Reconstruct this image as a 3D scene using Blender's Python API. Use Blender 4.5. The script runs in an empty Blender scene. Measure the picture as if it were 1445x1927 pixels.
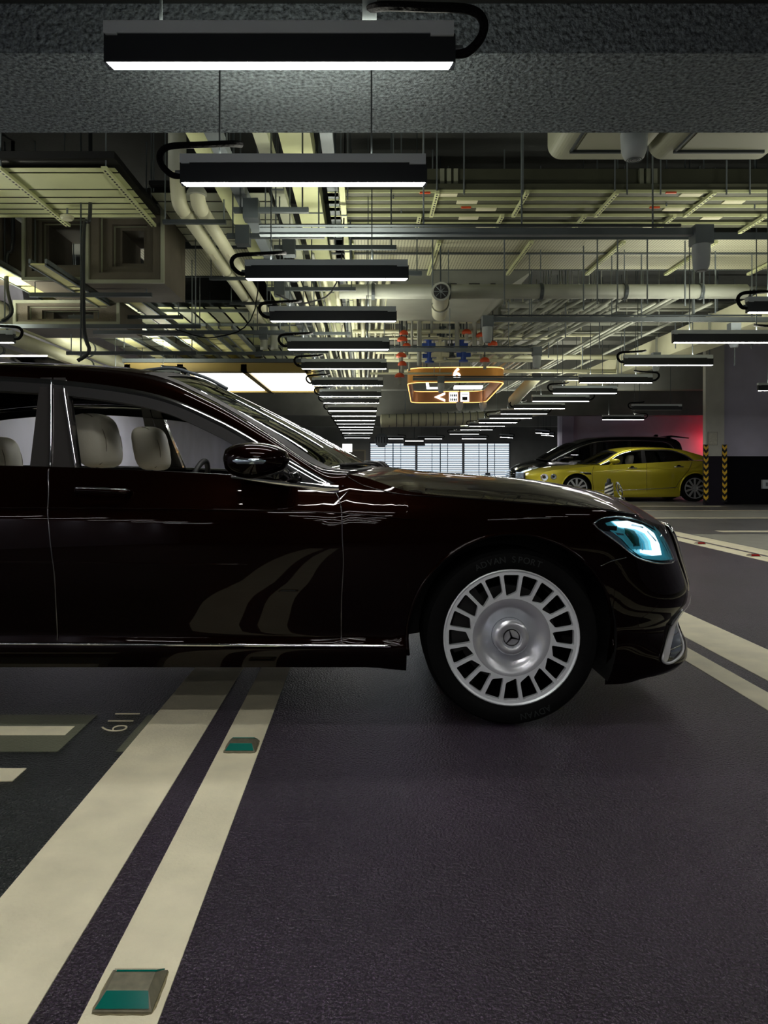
import bpy, bmesh, math, random
from math import pi, sin, cos, sqrt
from mathutils import Vector, Matrix
from mathutils.geometry import delaunay_2d_cdt, tessellate_polygon
random.seed(7)
SC = bpy.context.scene
COL = SC.collection
# ------------------------------------------------------------------ camera, world, exposure
cam_d = bpy.data.cameras.new('camera'); cam = bpy.data.objects.new('camera', cam_d); COL.objects.link(cam)
cam.location = (0, 0, 1.0); cam.rotation_euler = (pi/2, 0, 0)
cam_d.sensor_fit = 'HORIZONTAL'; cam_d.sensor_width = 36; cam_d.lens = 36*1380/1445
cam_d.shift_x = (722.5-686)/1445; cam_d.shift_y = -(963.5-880)/1445
cam_d.clip_start = 0.05; cam_d.clip_end = 200
SC.camera = cam
w = bpy.data.worlds.new('daylight'); SC.world = w; w.use_nodes = True
bg = w.node_tree.nodes['Background']; bg.inputs[0].default_value = (0.72, 0.86, 1.0, 1); bg.inputs[1].default_value = 2.3
SC.view_settings.view_transform = 'Standard'; SC.view_settings.look = 'None'
SC.view_settings.exposure = 0.0; SC.view_settings.gamma = 1.0; SC.view_settings.use_curve_mapping = False
SC.cycles.max_bounces = 8; SC.cycles.diffuse_bounces = 4; SC.cycles.glossy_bounces = 4
SC.cycles.transparent_max_bounces = 12; SC.cycles.sample_clamp_indirect = 4.0
SC.cycles.use_denoising = True
LAMP = 72.0      # radiance of the lamp diffusers
UP = 15.0         # watts of the unseen uplight added above each lamp for the ceiling

# ------------------------------------------------------------------ materials
MATS = {}
def mat(name, col, rough=.6, metal=0., coat=0., emit=None, estr=0., bump=0., bscale=60., var=0., vscale=3., spec=.5, aniso=0., hi=None):
    m = bpy.data.materials.new(name); m.use_nodes = True; nt = m.node_tree; b = nt.nodes['Principled BSDF']
    b.inputs['Base Color'].default_value = (*col, 1); b.inputs['Roughness'].default_value = rough
    b.inputs['Metallic'].default_value = metal; b.inputs['Coat Weight'].default_value = coat
    b.inputs['Coat Roughness'].default_value = .02; b.inputs['Specular IOR Level'].default_value = spec
    b.inputs['Anisotropic'].default_value = aniso
    if emit: b.inputs['Emission Color'].default_value = (*emit, 1); b.inputs['Emission Strength'].default_value = estr
    if var or bump:
        tc = nt.nodes.new('ShaderNodeTexCoord')
    if var:
        n = nt.nodes.new('ShaderNodeTexNoise'); n.inputs['Scale'].default_value = vscale; n.inputs['Detail'].default_value = 6
        nt.links.new(tc.outputs['Object'], n.inputs['Vector'])
        r = nt.nodes.new('ShaderNodeMapRange'); r.inputs[1].default_value = .3; r.inputs[2].default_value = .7
        nt.links.new(n.outputs['Fac'], r.inputs[0])
        mx = nt.nodes.new('ShaderNodeMix'); mx.data_type = 'RGBA'
        mx.inputs[6].default_value = (*[c*(1-var) for c in col], 1)
        mx.inputs[7].default_value = (*(hi or [min(1, c*(1+var)) for c in col]), 1)
        nt.links.new(r.outputs[0], mx.inputs[0]); nt.links.new(mx.outputs[2], b.inputs['Base Color'])
    if bump:
        n = nt.nodes.new('ShaderNodeTexNoise'); n.inputs['Scale'].default_value = bscale; n.inputs['Detail'].default_value = 3
        nt.links.new(tc.outputs['Object'], n.inputs['Vector'])
        bp = nt.nodes.new('ShaderNodeBump'); bp.inputs['Strength'].default_value = min(1, bump*1.0); bp.inputs['Distance'].default_value = .01*max(1, bump)
        nt.links.new(n.outputs['Fac'], bp.inputs['Height']); nt.links.new(bp.outputs[0], b.inputs['Normal'])
    MATS[name] = m
    return m
def glass(name, tint=(.8, .85, .85), refl=1.45):
    m = bpy.data.materials.new(name); m.use_nodes = True; nt = m.node_tree; nt.nodes.clear()
    o = nt.nodes.new('ShaderNodeOutputMaterial'); t = nt.nodes.new('ShaderNodeBsdfTransparent'); g = nt.nodes.new('ShaderNodeBsdfGlossy')
    f = nt.nodes.new('ShaderNodeFresnel'); f.inputs[0].default_value = refl; x = nt.nodes.new('ShaderNodeMixShader')
    t.inputs[0].default_value = (*tint, 1); g.inputs['Roughness'].default_value = .01
    nt.links.new(f.outputs[0], x.inputs[0]); nt.links.new(t.outputs[0], x.inputs[1]); nt.links.new(g.outputs[0], x.inputs[2]); nt.links.new(x.outputs[0], o.inputs[0])
    return m

# ------------------------------------------------------------------ mesh helpers
class MB:
    def __init__(s): s.v = []; s.f = []; s.flat = set()
    def add(s, vs, fs):
        o = len(s.v); s.v += [tuple(v) for v in vs]; s.f += [tuple(i+o for i in f) for f in fs]; return s
    def box(s, x0, x1, y0, y1, z0, z1):
        return s.add([(x0,y0,z0),(x1,y0,z0),(x1,y1,z0),(x0,y1,z0),(x0,y0,z1),(x1,y0,z1),(x1,y1,z1),(x0,y1,z1)],
                     [(0,3,2,1),(4,5,6,7),(0,1,5,4),(1,2,6,5),(2,3,7,6),(3,0,4,7)])
    def cbox(s, c, d): return s.box(c[0]-d[0]/2, c[0]+d[0]/2, c[1]-d[1]/2, c[1]+d[1]/2, c[2]-d[2]/2, c[2]+d[2]/2)
    def grid(s, rows, close=False):
        n = len(rows[0]); vs = [p for r in rows for p in r]; fs = []
        for i in range(len(rows)-1):
            for j in range(n if close else n-1):
                k = (j+1) % n; fs.append((i*n+j, i*n+k, (i+1)*n+k, (i+1)*n+j))
        return s.add(vs, fs)
    def tube(s, pts, r, n=8, smooth=False, caps=True):
        pts = [Vector(p) for p in pts]
        if smooth and len(pts) > 2: pts = spline(pts, 6)
        rows = []; up = None
        for i, p in enumerate(pts):
            d = (pts[min(i+1, len(pts)-1)]-pts[max(i-1, 0)]).normalized()
            if up is None: up = Vector((0,0,1)) if abs(d.z) < .9 else Vector((1,0,0))
            a = d.cross(up).normalized(); b = a.cross(d).normalized(); up = b
            rr = r[i*len(r)//len(pts)] if isinstance(r, (list, tuple)) else r
            rows.append([tuple(p+a*cos(2*pi*k/n)*rr+b*sin(2*pi*k/n)*rr) for k in range(n)])
        s.grid(rows, True)
        if caps:
            o = len(s.v)
            s.add(rows[0], [tuple(range(n))[::-1]]); s.add(rows[-1], [tuple(range(n))])
        return s
    def lathe(s, prof, n=24, c=(0,0,0), axis='z'):
        rows = []
        for (r, h) in prof:
            row = []
            for k in range(n):
                a = 2*pi*k/n
                if axis == 'z': row.append((c[0]+r*cos(a), c[1]+r*sin(a), c[2]+h))
                elif axis == 'y': row.append((c[0]+r*cos(a), c[1]+h, c[2]+r*sin(a)))
                else: row.append((c[0]+h, c[1]+r*cos(a), c[2]+r*sin(a)))
            rows.append(row)
        return s.grid(rows, True)
    def prism(s, loops, h0, h1, axis='y'):     # loops[0] outer, rest holes, 2-D points
        def P(p, h): return {'y': (p[0], h, p[1]), 'z': (p[0], p[1], h), 'x': (h, p[0], p[1])}[axis]
        flat = [p for l in loops for p in l]
        tr = tessellate_polygon([[Vector((p[0], p[1], 0)) for p in l] for l in loops])
        n = len(flat)
        s.add([P(p, h0) for p in flat]+[P(p, h1) for p in flat],
              [tuple(t) for t in tr]+[tuple(i+n for i in t[::-1]) for t in tr])
        o = 0
        for l in loops:
            m = len(l); q = [P(p, h0) for p in l]+[P(p, h1) for p in l]
            s.add(q, [(i, (i+1) % m, m+(i+1) % m, m+i) for i in range(m)])
        return s
    def build(s, name, m, parent=None, smooth=False, angle=None):
        me = bpy.data.meshes.new(name); me.from_pydata(s.v, [], s.f); me.materials.append(m)
        bm = bmesh.new(); bm.from_mesh(me)
        bmesh.ops.remove_doubles(bm, verts=bm.verts, dist=1e-5)
        bmesh.ops.recalc_face_normals(bm, faces=bm.faces); bm.to_mesh(me); bm.free()
        if smooth or angle:
            me.polygons.foreach_set('use_smooth', [True]*len(me.polygons))
            if angle: me.set_sharp_from_angle(angle=math.radians(angle))
        me.update()
        o = bpy.data.objects.new(name, me); COL.objects.link(o)
        if parent: o.parent = parent
        return o
def spline(pts, k=6):
    out = []
    n = len(pts)
    for i in range(n-1):
        a = pts[max(i-1, 0)]; b = pts[i]; c = pts[i+1]; d = pts[min(i+2, n-1)]
        for j in range(k):
            t = j/k
            out.append(tuple(.5*((2*b[q])+(-a[q]+c[q])*t+(2*a[q]-5*b[q]+4*c[q]-d[q])*t*t+(-a[q]+3*b[q]-3*c[q]+d[q])*t**3) for q in range(len(b))))
    out.append(tuple(pts[-1]))
    return [Vector(p) for p in out] if len(pts[0]) == 3 else out
def interp(kn, x):                      # smooth 1-D interpolation, kn sorted by x
    if x <= kn[0][0]: return kn[0][1]
    if x >= kn[-1][0]: return kn[-1][1]
    i = max(j for j in range(len(kn)-1) if kn[j][0] <= x)
    def sl(j):
        if j == 0: return (kn[1][1]-kn[0][1])/(kn[1][0]-kn[0][0])
        if j == len(kn)-1: return (kn[-1][1]-kn[-2][1])/(kn[-1][0]-kn[-2][0])
        a = (kn[j][1]-kn[j-1][1])/(kn[j][0]-kn[j-1][0]); b = (kn[j+1][1]-kn[j][1])/(kn[j+1][0]-kn[j][0])
        return 0 if a*b <= 0 else 2*a*b/(a+b)
    h = kn[i+1][0]-kn[i][0]; t = (x-kn[i][0])/h; a, b = kn[i][1], kn[i+1][1]; ma, mb = sl(i)*h, sl(i+1)*h
    return (2*t**3-3*t*t+1)*a+(t**3-2*t*t+t)*ma+(-2*t**3+3*t*t)*b+(t**3-t*t)*mb
def tag(o, label, cat, group=None):
    o['label'] = label; o['category'] = cat
    if group: o['group'] = group
    return o
def thing(name, label, cat, loc=(0,0,0), rz=0, group=None):
    o = bpy.data.objects.new(name, None); COL.objects.link(o); o.location = loc; o.rotation_euler = (0,0,rz); o.empty_display_size = .1
    return tag(o, label, cat, group)
def struct(o): o['kind'] = 'structure'; return o
def stuff(o): o['kind'] = 'stuff'; return o
def dup(o, parent=None, loc=None):
    c = o.copy(); COL.objects.link(c); c.parent = parent
    if loc is not None: c.location = loc
    for ch in list(o.children): dup(ch, c)
    return c
ORD = ['first','second','third','fourth','fifth','sixth','seventh','eighth','ninth','tenth','eleventh','twelfth','thirteenth','fourteenth','fifteenth','sixteenth','seventeenth','eighteenth','nineteenth','twentieth','twenty-first','twenty-second']

m_cream = mat('line paint', (.84,.79,.56), .55, bump=.25, bscale=90, var=.10, vscale=6)
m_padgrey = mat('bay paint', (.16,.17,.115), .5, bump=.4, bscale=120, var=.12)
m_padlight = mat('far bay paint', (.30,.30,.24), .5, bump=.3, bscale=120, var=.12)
m_wall = mat('purple grey paint', (.60,.585,.72), .7, bump=.15, bscale=80, var=.12, vscale=1.2)
m_wallg = mat('grey concrete paint', (.23,.24,.225), .75, bump=.2, bscale=60, var=.2, vscale=1.0)
m_black = mat('black paint', (.012,.012,.013), .5)
m_slab = mat('concrete slab', (.045,.05,.05), .85, bump=.4, bscale=30, var=.25, vscale=1.5)
m_spray = mat('sprayed fireproofing', (.23,.275,.31), .95, bump=4.5, bscale=34, var=.7, vscale=48)
m_galv = mat('galvanised steel', (.20,.23,.25), .5, metal=.3, var=.15)
m_galvd = mat('dark steel', (.07,.085,.095), .5, metal=.3)
m_tray = mat('cream tray sheet', (.70,.74,.42), .5, var=.10, vscale=2)
m_trayg = mat('grey tray sheet', (.34,.36,.27), .5, var=.12)
m_trayd = mat('olive tray sheet', (.085,.09,.06), .5, var=.12)
m_duct = mat('brown grey duct insulation', (.12,.105,.08), .7, bump=.3, var=.15)
m_pipe = mat('cream lagged pipe', (.70,.70,.50), .45, var=.06)
m_pipeg = mat('grey lagged pipe', (.36,.38,.33), .5, var=.1)
m_white = mat('white plastic', (.62,.68,.70), .35)
m_wain = mat('matt black wainscot', (.006,.006,.008), .9, spec=.1)
m_blk = mat('black metal housing', (.018,.022,.026), .4)
m_rub = mat('black flexible conduit', (.006,.006,.007), .8, spec=.1, bump=1.5, bscale=30)
m_chan = mat('grey powder coated channel', (.70,.77,.80), .6)
m_lad = mat('yellow cream ladder sheet', (.78,.76,.36), .5, var=.1)
m_red = mat('red enamel', (.75,.10,.03), .35)
m_blue = mat('blue enamel', (.03,.08,.38), .35)
m_label = mat('sticker', (.72,.70,.50), .6)
m_diff = mat('lamp diffuser', (.9,.9,.9), .4, emit=(1,.97,.93), estr=LAMP)
m_yel = mat('yellow reflective film', (.95,.60,.04), .45)
def perf_mat():
    m = mat('perforated tray sheet', (.50,.50,.36), .5); nt = m.node_tree; b = nt.nodes['Principled BSDF']
    tc = nt.nodes.new('ShaderNodeTexCoord'); v = nt.nodes.new('ShaderNodeTexVoronoi'); v.inputs['Scale'].default_value = 28; v.inputs['Randomness'].default_value = 0
    nt.links.new(tc.outputs['Object'], v.inputs['Vector'])
    r = nt.nodes.new('ShaderNodeMath'); r.operation = 'GREATER_THAN'; r.inputs[1].default_value = .31; nt.links.new(v.outputs['Distance'], r.inputs[0])
    mx = nt.nodes.new('ShaderNodeMix'); mx.data_type = 'RGBA'; mx.inputs[6].default_value = (.03,.03,.025,1); mx.inputs[7].default_value = (.50,.50,.36,1)
    nt.links.new(r.outputs[0], mx.inputs[0]); nt.links.new(mx.outputs[2], b.inputs['Base Color']); return m
m_perf = perf_mat()
def floor_mat():
    m = bpy.data.materials.new('coated asphalt'); m.use_nodes = True; nt = m.node_tree; N = nt.nodes; L = nt.links; b = N['Principled BSDF']
    tc = N.new('ShaderNodeTexCoord'); sx = N.new('ShaderNodeSeparateXYZ'); L.new(tc.outputs['Object'], sx.inputs[0])
    def step(v):
        q = N.new('ShaderNodeMath'); q.operation = 'GREATER_THAN'; q.inputs[1].default_value = v; L.new(sx.outputs[0], q.inputs[0]); return q.outputs[0]
    def mix(f, a, c):
        x = N.new('ShaderNodeMix'); x.data_type = 'RGBA'; L.new(f, x.inputs[0])
        for i, k in ((6, a), (7, c)):
            if isinstance(k, tuple): x.inputs[i].default_value = (*k, 1)
            else: L.new(k, x.inputs[i])
        return x.outputs[2]
    c1 = mix(step(-.7), (.009,.012,.010), (.026,.018,.030))
    c2 = mix(step(4.7), c1, (.085,.085,.08))
    n = N.new('ShaderNodeTexNoise'); n.inputs['Scale'].default_value = 1.3; n.inputs['Detail'].default_value = 5; L.new(tc.outputs['Object'], n.inputs['Vector'])
    n2 = N.new('ShaderNodeTexNoise'); n2.inputs['Scale'].default_value = 190; n2.inputs['Detail'].default_value = 2; L.new(tc.outputs['Object'], n2.inputs['Vector'])
    r = N.new('ShaderNodeMapRange'); r.inputs[1].default_value = .35; r.inputs[2].default_value = .7; r.inputs[3].default_value = .75; r.inputs[4].default_value = 1.35; L.new(n.outputs[0], r.inputs[0])
    r2 = N.new('ShaderNodeMapRange'); r2.inputs[1].default_value = .50; r2.inputs[2].default_value = .74; r2.inputs[3].default_value = .75; r2.inputs[4].default_value = 6.; L.new(n2.outputs[0], r2.inputs[0])
    mu = N.new('ShaderNodeMath'); mu.operation = 'MULTIPLY'; L.new(r.outputs[0], mu.inputs[0]); L.new(r2.outputs[0], mu.inputs[1])
    vm = N.new('ShaderNodeVectorMath'); vm.operation = 'SCALE'; L.new(c2, vm.inputs[0]); L.new(mu.outputs[0], vm.inputs['Scale'])
    L.new(vm.outputs[0], b.inputs['Base Color'])
    b.inputs['Roughness'].default_value = .29; b.inputs['Specular IOR Level'].default_value = .5
    v = N.new('ShaderNodeTexNoise'); v.inputs['Scale'].default_value = 115; v.inputs['Detail'].default_value = 2.5; L.new(tc.outputs['Object'], v.inputs['Vector'])
    bp = N.new('ShaderNodeBump'); bp.inputs['Strength'].default_value = 1.; bp.inputs['Distance'].default_value = .014
    L.new(v.outputs[0], bp.inputs['Height']); L.new(bp.outputs[0], b.inputs['Normal'])
    return m

# ------------------------------------------------------------------ the room
YF = 38.0
fl = MB().box(-5.3, 14, -15, YF+.3, -.12, 0).build('floor', floor_mat()); struct(fl)
struct(MB().box(-5.3, 14, -15, 3.54, 3.24, 3.4).build('ceiling_near', m_slab))
struct(MB().box(-5.3, 14, 3.54, YF+.3, 4.6, 4.8).build('ceiling', m_slab))
struct(MB().box(-5.3, 14, 3.54, 4.38, 3.0, 4.6).build('trim_beam', m_spray))
wl = struct(MB().box(-5.4, -5.2, -15, YF+.3, 0, 4.8).build('wall_left', m_wall))
struct(MB().box(-5.3, 14, -15.2, -15, 0, 3.4).build('wall_back', m_black))
struct(MB().box(13.9, 14.1, -15, YF+.3, 0, 4.8).build('wall_right', m_wall))
# far wall with the louvred window band
fw = MB(); WX0, WX1, WZ0, WZ1 = .25, 7.55, .35, 2.33
fw.box(-5.3, WX0, YF, YF+.2, 0, 4.6).box(WX1, 14, YF, YF+.2, 0, 4.6).box(WX0, WX1, YF, YF+.2, 0, WZ0).box(WX0, WX1, YF, YF+.2, WZ1, 4.6)
struct(fw.build('wall_far', m_wallg))
m_slat = mat('white louvre slat', (.20,.22,.23), .4)
m_frame = mat('window frame', (.10,.11,.12), .5)
for k in range(3):
    a = WX0+k*(WX1-WX0)/3; b = a+(WX1-WX0)/3
    win = MB().box(a, a+.06, YF-.02, YF+.1, WZ0, WZ1).box(b-.06, b, YF-.02, YF+.1, WZ0, WZ1).box(a, b, YF-.02, YF+.1, WZ1-.05, WZ1).box(a, b, YF-.02, YF+.1, WZ0, WZ0+.05)
    for q in (1, 2): win.box(a+(b-a)*q/3-.015, a+(b-a)*q/3+.015, YF-.01, YF+.05, WZ0, WZ1)
    win = struct(win.build('window_%d' % (k+1), m_frame))
    s0 = None
    for j in range(20):
        z = WZ0+.10+j*.096
        if s0 is None:
            s0 = MB().add([(a+.06, YF+.0, -.022), (b-.06, YF+.0, -.022), (b-.06, YF+.07, .022), (a+.06, YF+.07, .022), (a+.06, YF+.0, -.040), (b-.06, YF+.0, -.040), (b-.06, YF+.07, .004), (a+.06, YF+.07, .004)],
                          [(0,1,2,3),(4,5,6,7),(0,1,5,4),(1,2,6,5),(2,3,7,6),(3,0,4,7)]).build('slat', m_slat, win); s = s0
        else: s = s0.copy(); COL.objects.link(s)
        s.location = (0, 0, z)
    g = thing('window_winder', ['dark winder box at the sill of the left louvre window', 'dark winder box at the sill of the middle louvre window', 'dark winder box at the sill of the right louvre window'][k], 'winder', ((a+b)/2, YF-.25, 0))
    MB().box(-.12, .12, -.1, .12, .35, .75).build('housing', m_galvd, g); MB().tube([(0, .05, 0), (0, .05, 2.3)], .03, 6).build('post', m_galvd, g)
# small door in the far wall left of the window
dr = struct(MB().box(-.85, -.02, YF-.05, YF, 0, 1.85).build('door_1', mat('door brown', (.13,.12,.09), .5)))
MB().box(-.16, -.08, YF-.12, YF-.05, .95, 1.05).build('door_handle', m_galv, dr)
struct(MB().box(-.93, .06, YF-.03, YF-.001, 0, 1.93).build('trim_door', mat('door frame', (.3,.27,.18), .5)))
# right hand return wall, pillar, rear wall behind the parked cars
m_pil = mat('pillar paint', (.62,.63,.56), .7, bump=.12, bscale=70, var=.06)
rw = struct(MB().box(9.75, 14, 19.9, 20.2, 1.31, 4.6).build('wall_return', m_wall))
MB().box(9.75, 14, 19.88, 20.22, 0, 1.31).build('wainscot', m_wain, rw)
pl = thing('pillar', 'pale grey square concrete pillar with black base and striped corners', 'pillar', (9.41, 19.7, 0))
MB().box(-.25, .25, 0, .16, 1.31, 4.6).build('shaft', m_pil, pl)
m_base = mat('base paint', (.016,.013,.022), .7, spec=.2)
MB().box(-.255, .255, -.004, .164, 0, 1.31).build('base', m_base, pl)
for sx in (-1, 1):
    cg = MB().box(sx*.25-.065, sx*.25+.065, -.02, -.005, .07, 1.62).box(sx*.265-.008, sx*.265+.008, -.02, .1, .07, 1.62).build('corner_guard', m_black, pl)
    for k in range(9):
        z = .12+k*.168; c = sx*.25
        MB().prism([[(c-.062, z+.07), (c, z), (c+.062, z+.07), (c+.062, z+.15), (c, z+.08), (c-.062, z+.15)]], -.026, -.0205).build('chevron', m_yel, cg)
nt_ = thing('notice', 'small framed paper notice fixed to the pale pillar', 'notice', (9.34, 19.69, 1.78))
MB().box(-.13, .13, -.012, .008, -.18, .18).build('frame', mat('notice frame', (.35,.35,.3), .5), nt_)
MB().box(-.115, .115, -.016, -.012, -.165, .165).build('sheet', mat('paper', (.6,.6,.5), .7, var=.12, vscale=30), nt_)
bx = thing('junction_box', 'small white box on the black wainscot right of pillar', 'box', (10.95, 19.86, .55)); MB().box(-.2, .2, -.06, .02, -.12, .12).build('casing', m_white, bx); MB().box(-.12, .08, -.065, -.058, -.05, .05).build('cover_plate', m_galv, bx)
struct(MB().box(7.7, 14, 29.0, 29.3, 0, 4.6).build('wall_bay', m_wall))
struct(MB().box(7.7, 8.15, 28.6, 29.0, 0, 4.6).build('trim_column', mat('lilac paint', (.42,.38,.52), .7)))
# painted lines and bays
def line(x0, x1, y0, y1, label, m=m_cream, name='painted_line', h=.0025, grp=None):
    o = MB().box(x0, x1, y0, y1, 0, h).build(name, m); return tag(o, label, 'road marking', grp)
line(-.845, -.605, -6, 30, 'wide cream line on the left, running under the black car')
line(-.515, -.372, -6, 30, 'narrow cream line with green studs, running under the black car')
line(1.66, 1.79, -6, 22, 'narrow cream line passing in front of the black car bumper')
line(1.89, 2.21, -6, 22, 'wide cream line passing in front of the black car bumper')
line(4.28, 4.50, -6, 14.6, 'narrow cream line with red studs right of the headlight')
line(4.57, 4.86, -6, 14.4, 'wide cream line beside the red studded line')
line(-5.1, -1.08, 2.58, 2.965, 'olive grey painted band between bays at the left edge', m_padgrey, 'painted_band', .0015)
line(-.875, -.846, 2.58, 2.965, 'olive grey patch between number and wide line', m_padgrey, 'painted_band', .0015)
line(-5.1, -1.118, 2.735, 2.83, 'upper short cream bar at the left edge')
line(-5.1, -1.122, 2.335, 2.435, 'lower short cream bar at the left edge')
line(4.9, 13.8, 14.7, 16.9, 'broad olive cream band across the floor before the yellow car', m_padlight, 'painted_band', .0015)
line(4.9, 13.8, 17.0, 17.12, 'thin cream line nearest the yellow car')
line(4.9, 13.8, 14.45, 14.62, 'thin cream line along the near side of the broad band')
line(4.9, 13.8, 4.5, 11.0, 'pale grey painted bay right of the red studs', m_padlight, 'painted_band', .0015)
line(5.55, 13.8, 11.35, 11.62, 'upper thin cream line of the pale grey bay')
line(6.0, 13.8, 10.72, 10.9, 'lower thin cream line of the pale grey bay')
line(3.2, 9.2, 18.9, 19.05, 'thin cream line under the nose of the yellow car')
# bay number painted on the floor
tx = bpy.data.curves.new('bay_number', 'FONT'); tx.body = '611'; tx.size = .175; tx.extrude = .0012; tx.offset = -.0045; tx.space_character = .95
to = bpy.data.objects.new('bay_number', tx); COL.objects.link(to)
dg = bpy.context.evaluated_depsgraph_get(); me = bpy.data.meshes.new_from_object(to.evaluated_get(dg)); bpy.data.objects.remove(to)
nb = bpy.data.objects.new('bay_number', me); COL.objects.link(nb); me.materials.append(m_cream)
nb.rotation_euler = (0, 0, pi/2); nb.location = (-.908, 2.765, .0016); nb.scale = (1, .9, 1)
tag(nb, 'thin cream digits 611 painted on the floor beside the wide line', 'number')
# cat's eyes
m_stud = mat('stud casing', (.19,.18,.12), .45, metal=.2, var=.25, vscale=40)
m_green = mat('green reflector', (.0,.16,.12), .12, coat=.6)
m_redr = mat('red reflector', (.30,.01,.01), .15, coat=.6)
m_dirt = mat('dirt', (.22,.19,.10), .9, var=.4, vscale=60)
def stud(x, y, label, lens, rz=0):
    t = thing('road_stud', label, 'road stud', (x, y, .0025), rz, 'road studs')
    a, b, h = .054, .056, .022
    MB().add([(-a,-b,0),(a,-b,0),(a,b,0),(-a,b,0),(-a*.72,-b*.42,h),(a*.72,-b*.42,h),(a*.72,b*.42,h),(-a*.72,b*.42,h),(-a,-b,.004),(a,-b,.004),(a,b,.004),(-a,b,.004)],
             [(0,1,2,3),(4,5,6,7),(8,9,5,4),(9,10,6,5),(10,11,7,6),(11,8,4,7),(0,1,9,8),(1,2,10,9),(2,3,11,10),(3,0,8,11)]).build('casing', m_stud, t)
    for s in (-1, 1):
        l = MB()
        p = [(-a*.93, s*(b*.93), .006), (a*.90, s*(b*.93), .006), (a*.74, s*(b*.47), h-.001), (-a*.70, s*(b*.47), h-.001)]
        q = [(x_, y_+s*.0022, z_+.0022) for x_, y_, z_ in p]
        l.add(p+q, [(0,1,2,3),(4,5,6,7),(0,1,5,4),(1,2,6,5),(2,3,7,6),(3,0,4,7)])
        l.build('reflector', lens, t)
    MB().prism([[(sx*.062*cos(i*pi/8)**1 if 0 else .058*max(-1, min(1, 1.35*cos(i*pi/12)))*(1+.02*sin(i*2.3)), .060*max(-1, min(1, 1.35*sin(i*pi/12)))*(1+.02*cos(i*3.1))) for i in range(24)]], -.0004, .0006, 'z').build('grout_stain', m_dirt, t)
sx = 0
stud(-.443, 1.395, 'nearest green road stud on the narrow cream line', m_green)
stud(-.438, 2.62, 'second green road stud, nearer the black car', m_green)
stud(4.39, 9.6, 'farther red road stud right of the headlight', m_redr)
stud(4.39, 8.28, 'nearer red road stud at the right edge', m_redr)
# ------------------------------------------------------------------ suspended linear lamps
def make_lamp(lit=True):
    t = bpy.data.objects.new('pendant_lamp', None); COL.objects.link(t); t.empty_display_size = .1
    MB().box(-.607, .607, 0, .052, .0, .098).build('housing', m_blk, t)
    MB().box(-.607, .600, -.006, .062, .098, .14).box(.52, .60, -.009, .062, .088, .10).box(-.60, -.56, -.009, .062, .092, .10).build('mounting_channel', m_chan, t)
    MB().add([(-.598,.002,0),(.598,.002,0),(.588,.048,0),(-.588,.048,0),(-.592,.005,-.003),(.592,.005,-.003),(.584,.044,-.003),(-.584,.044,-.003)],
             [(0,1,2,3),(4,5,6,7),(0,1,5,4),(1,2,6,5),(2,3,7,6),(3,0,4,7)]).build('diffuser', m_diff if lit else m_white, t)
    return t
def add_uplight(t, e):  # unseen upward area light, added to brighten the ceiling services
    d = bpy.data.lights.new('added_uplight', 'AREA'); d.shape = 'RECTANGLE'; d.size = 1.15; d.size_y = .05; d.energy = e; d.color = (1, .98, .80)
    o = bpy.data.objects.new('added_uplight', d); COL.objects.link(o); o.parent = t; o.location = (0, .028, .145); o.rotation_euler = (pi, 0, 0)
l0 = make_lamp(); lamp_off = make_lamp(False)
def lamp(x, y, label, group, z=2.40, side=1, rz=0, rods=3.24, lit=True, up=True):
    t = dup(l0 if lit else lamp_off)
    t.location = (x, y, z); t.rotation_euler = (0, 0, rz); tag(t, label, 'lamp', group)
    if lit and up: add_uplight(t, UP*(.25 if y < 4 else 3. if x < -3 else 1))
    s = side
    MB().tube([(s*.60, .03, .045), (s*.65, .02, .045), (s*.695, .0, .085), (s*.70, -.01, .135), (s*.65, -.02, .168), (s*.50, -.02, .176), (s*.36, -.01, .186), (s*.31, .03, .20)], .016, 8, True).build('flexible_conduit', m_rub, t)
    MB().tube([(s*.60, .03, .055), (s*.635, .03, .055)], .018, 8).build('conduit_gland', m_galv, t)
    if rods:
        if y < 3: MB().box(.285, .335, .02, .06, .14, rods-z).build('hanger_strut', m_galv, t)
        else: MB().box(.33, .338, .02, .03, .14, rods-z).build('hanger_rod', m_galvd, t)
        MB().box(-.42, -.412, .02, .03, .14, rods-z).build('hanger_rod', m_galvd, t)
    return t
YS = [2.53, 3.60, 5.43, 7.0, 8.67, 10.38, 12.5, 14.4, 15.9, 18.1, 19.9, 21.8, 23.5, 25.3, 27.1, 29.8, 34.6]
XS = [-.293, -.30, -.28, -.30, -.31, -.29, -.29, -.28, -.29, -.30, -.29, -.29, -.29, -.29, -.29, -.29, -.35]
for i, (y, x) in enumerate(zip(YS, XS)):
    lamp(x, y, f'{ORD[i]} lit black pendant lamp of the centre row, counted from the camera', 'centre row of pendant lamps', side=1 if i == 0 else -1, rods=3.24 if y < 3.5 else (3.0 if y < 4.3 else 4.6))
for i, y in enumerate([1.1, -.8, -2.8, -5.0, -7.5, -10.0, -12.5]):  # unseen rows, added to light the near floor and the wheel rims
    for x, nm in ((-.29, 'centre'), (4.2, 'right'), (-4.4, 'left')):
        if y < 1 or x < 1: lamp(x, y, f'{ORD[i]} added unseen lamp of the {nm} row behind the camera', f'{nm} row of added lamps behind the camera', up=False)
YR = [6.6, 8.2, 10.0, 12.1, 13.8, 15.5, 17.4, 19.1, 20.8, 22.8, 24.8, 27.2, 30.5]
for i, y in enumerate(YR):
    lamp(4.06 if y < 9 else 4.15, y, f'{ORD[i]} lit black pendant lamp of the right row, counted from the camera', 'right row of pendant lamps', side=1 if i % 2 else -1, rods=4.6)
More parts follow.
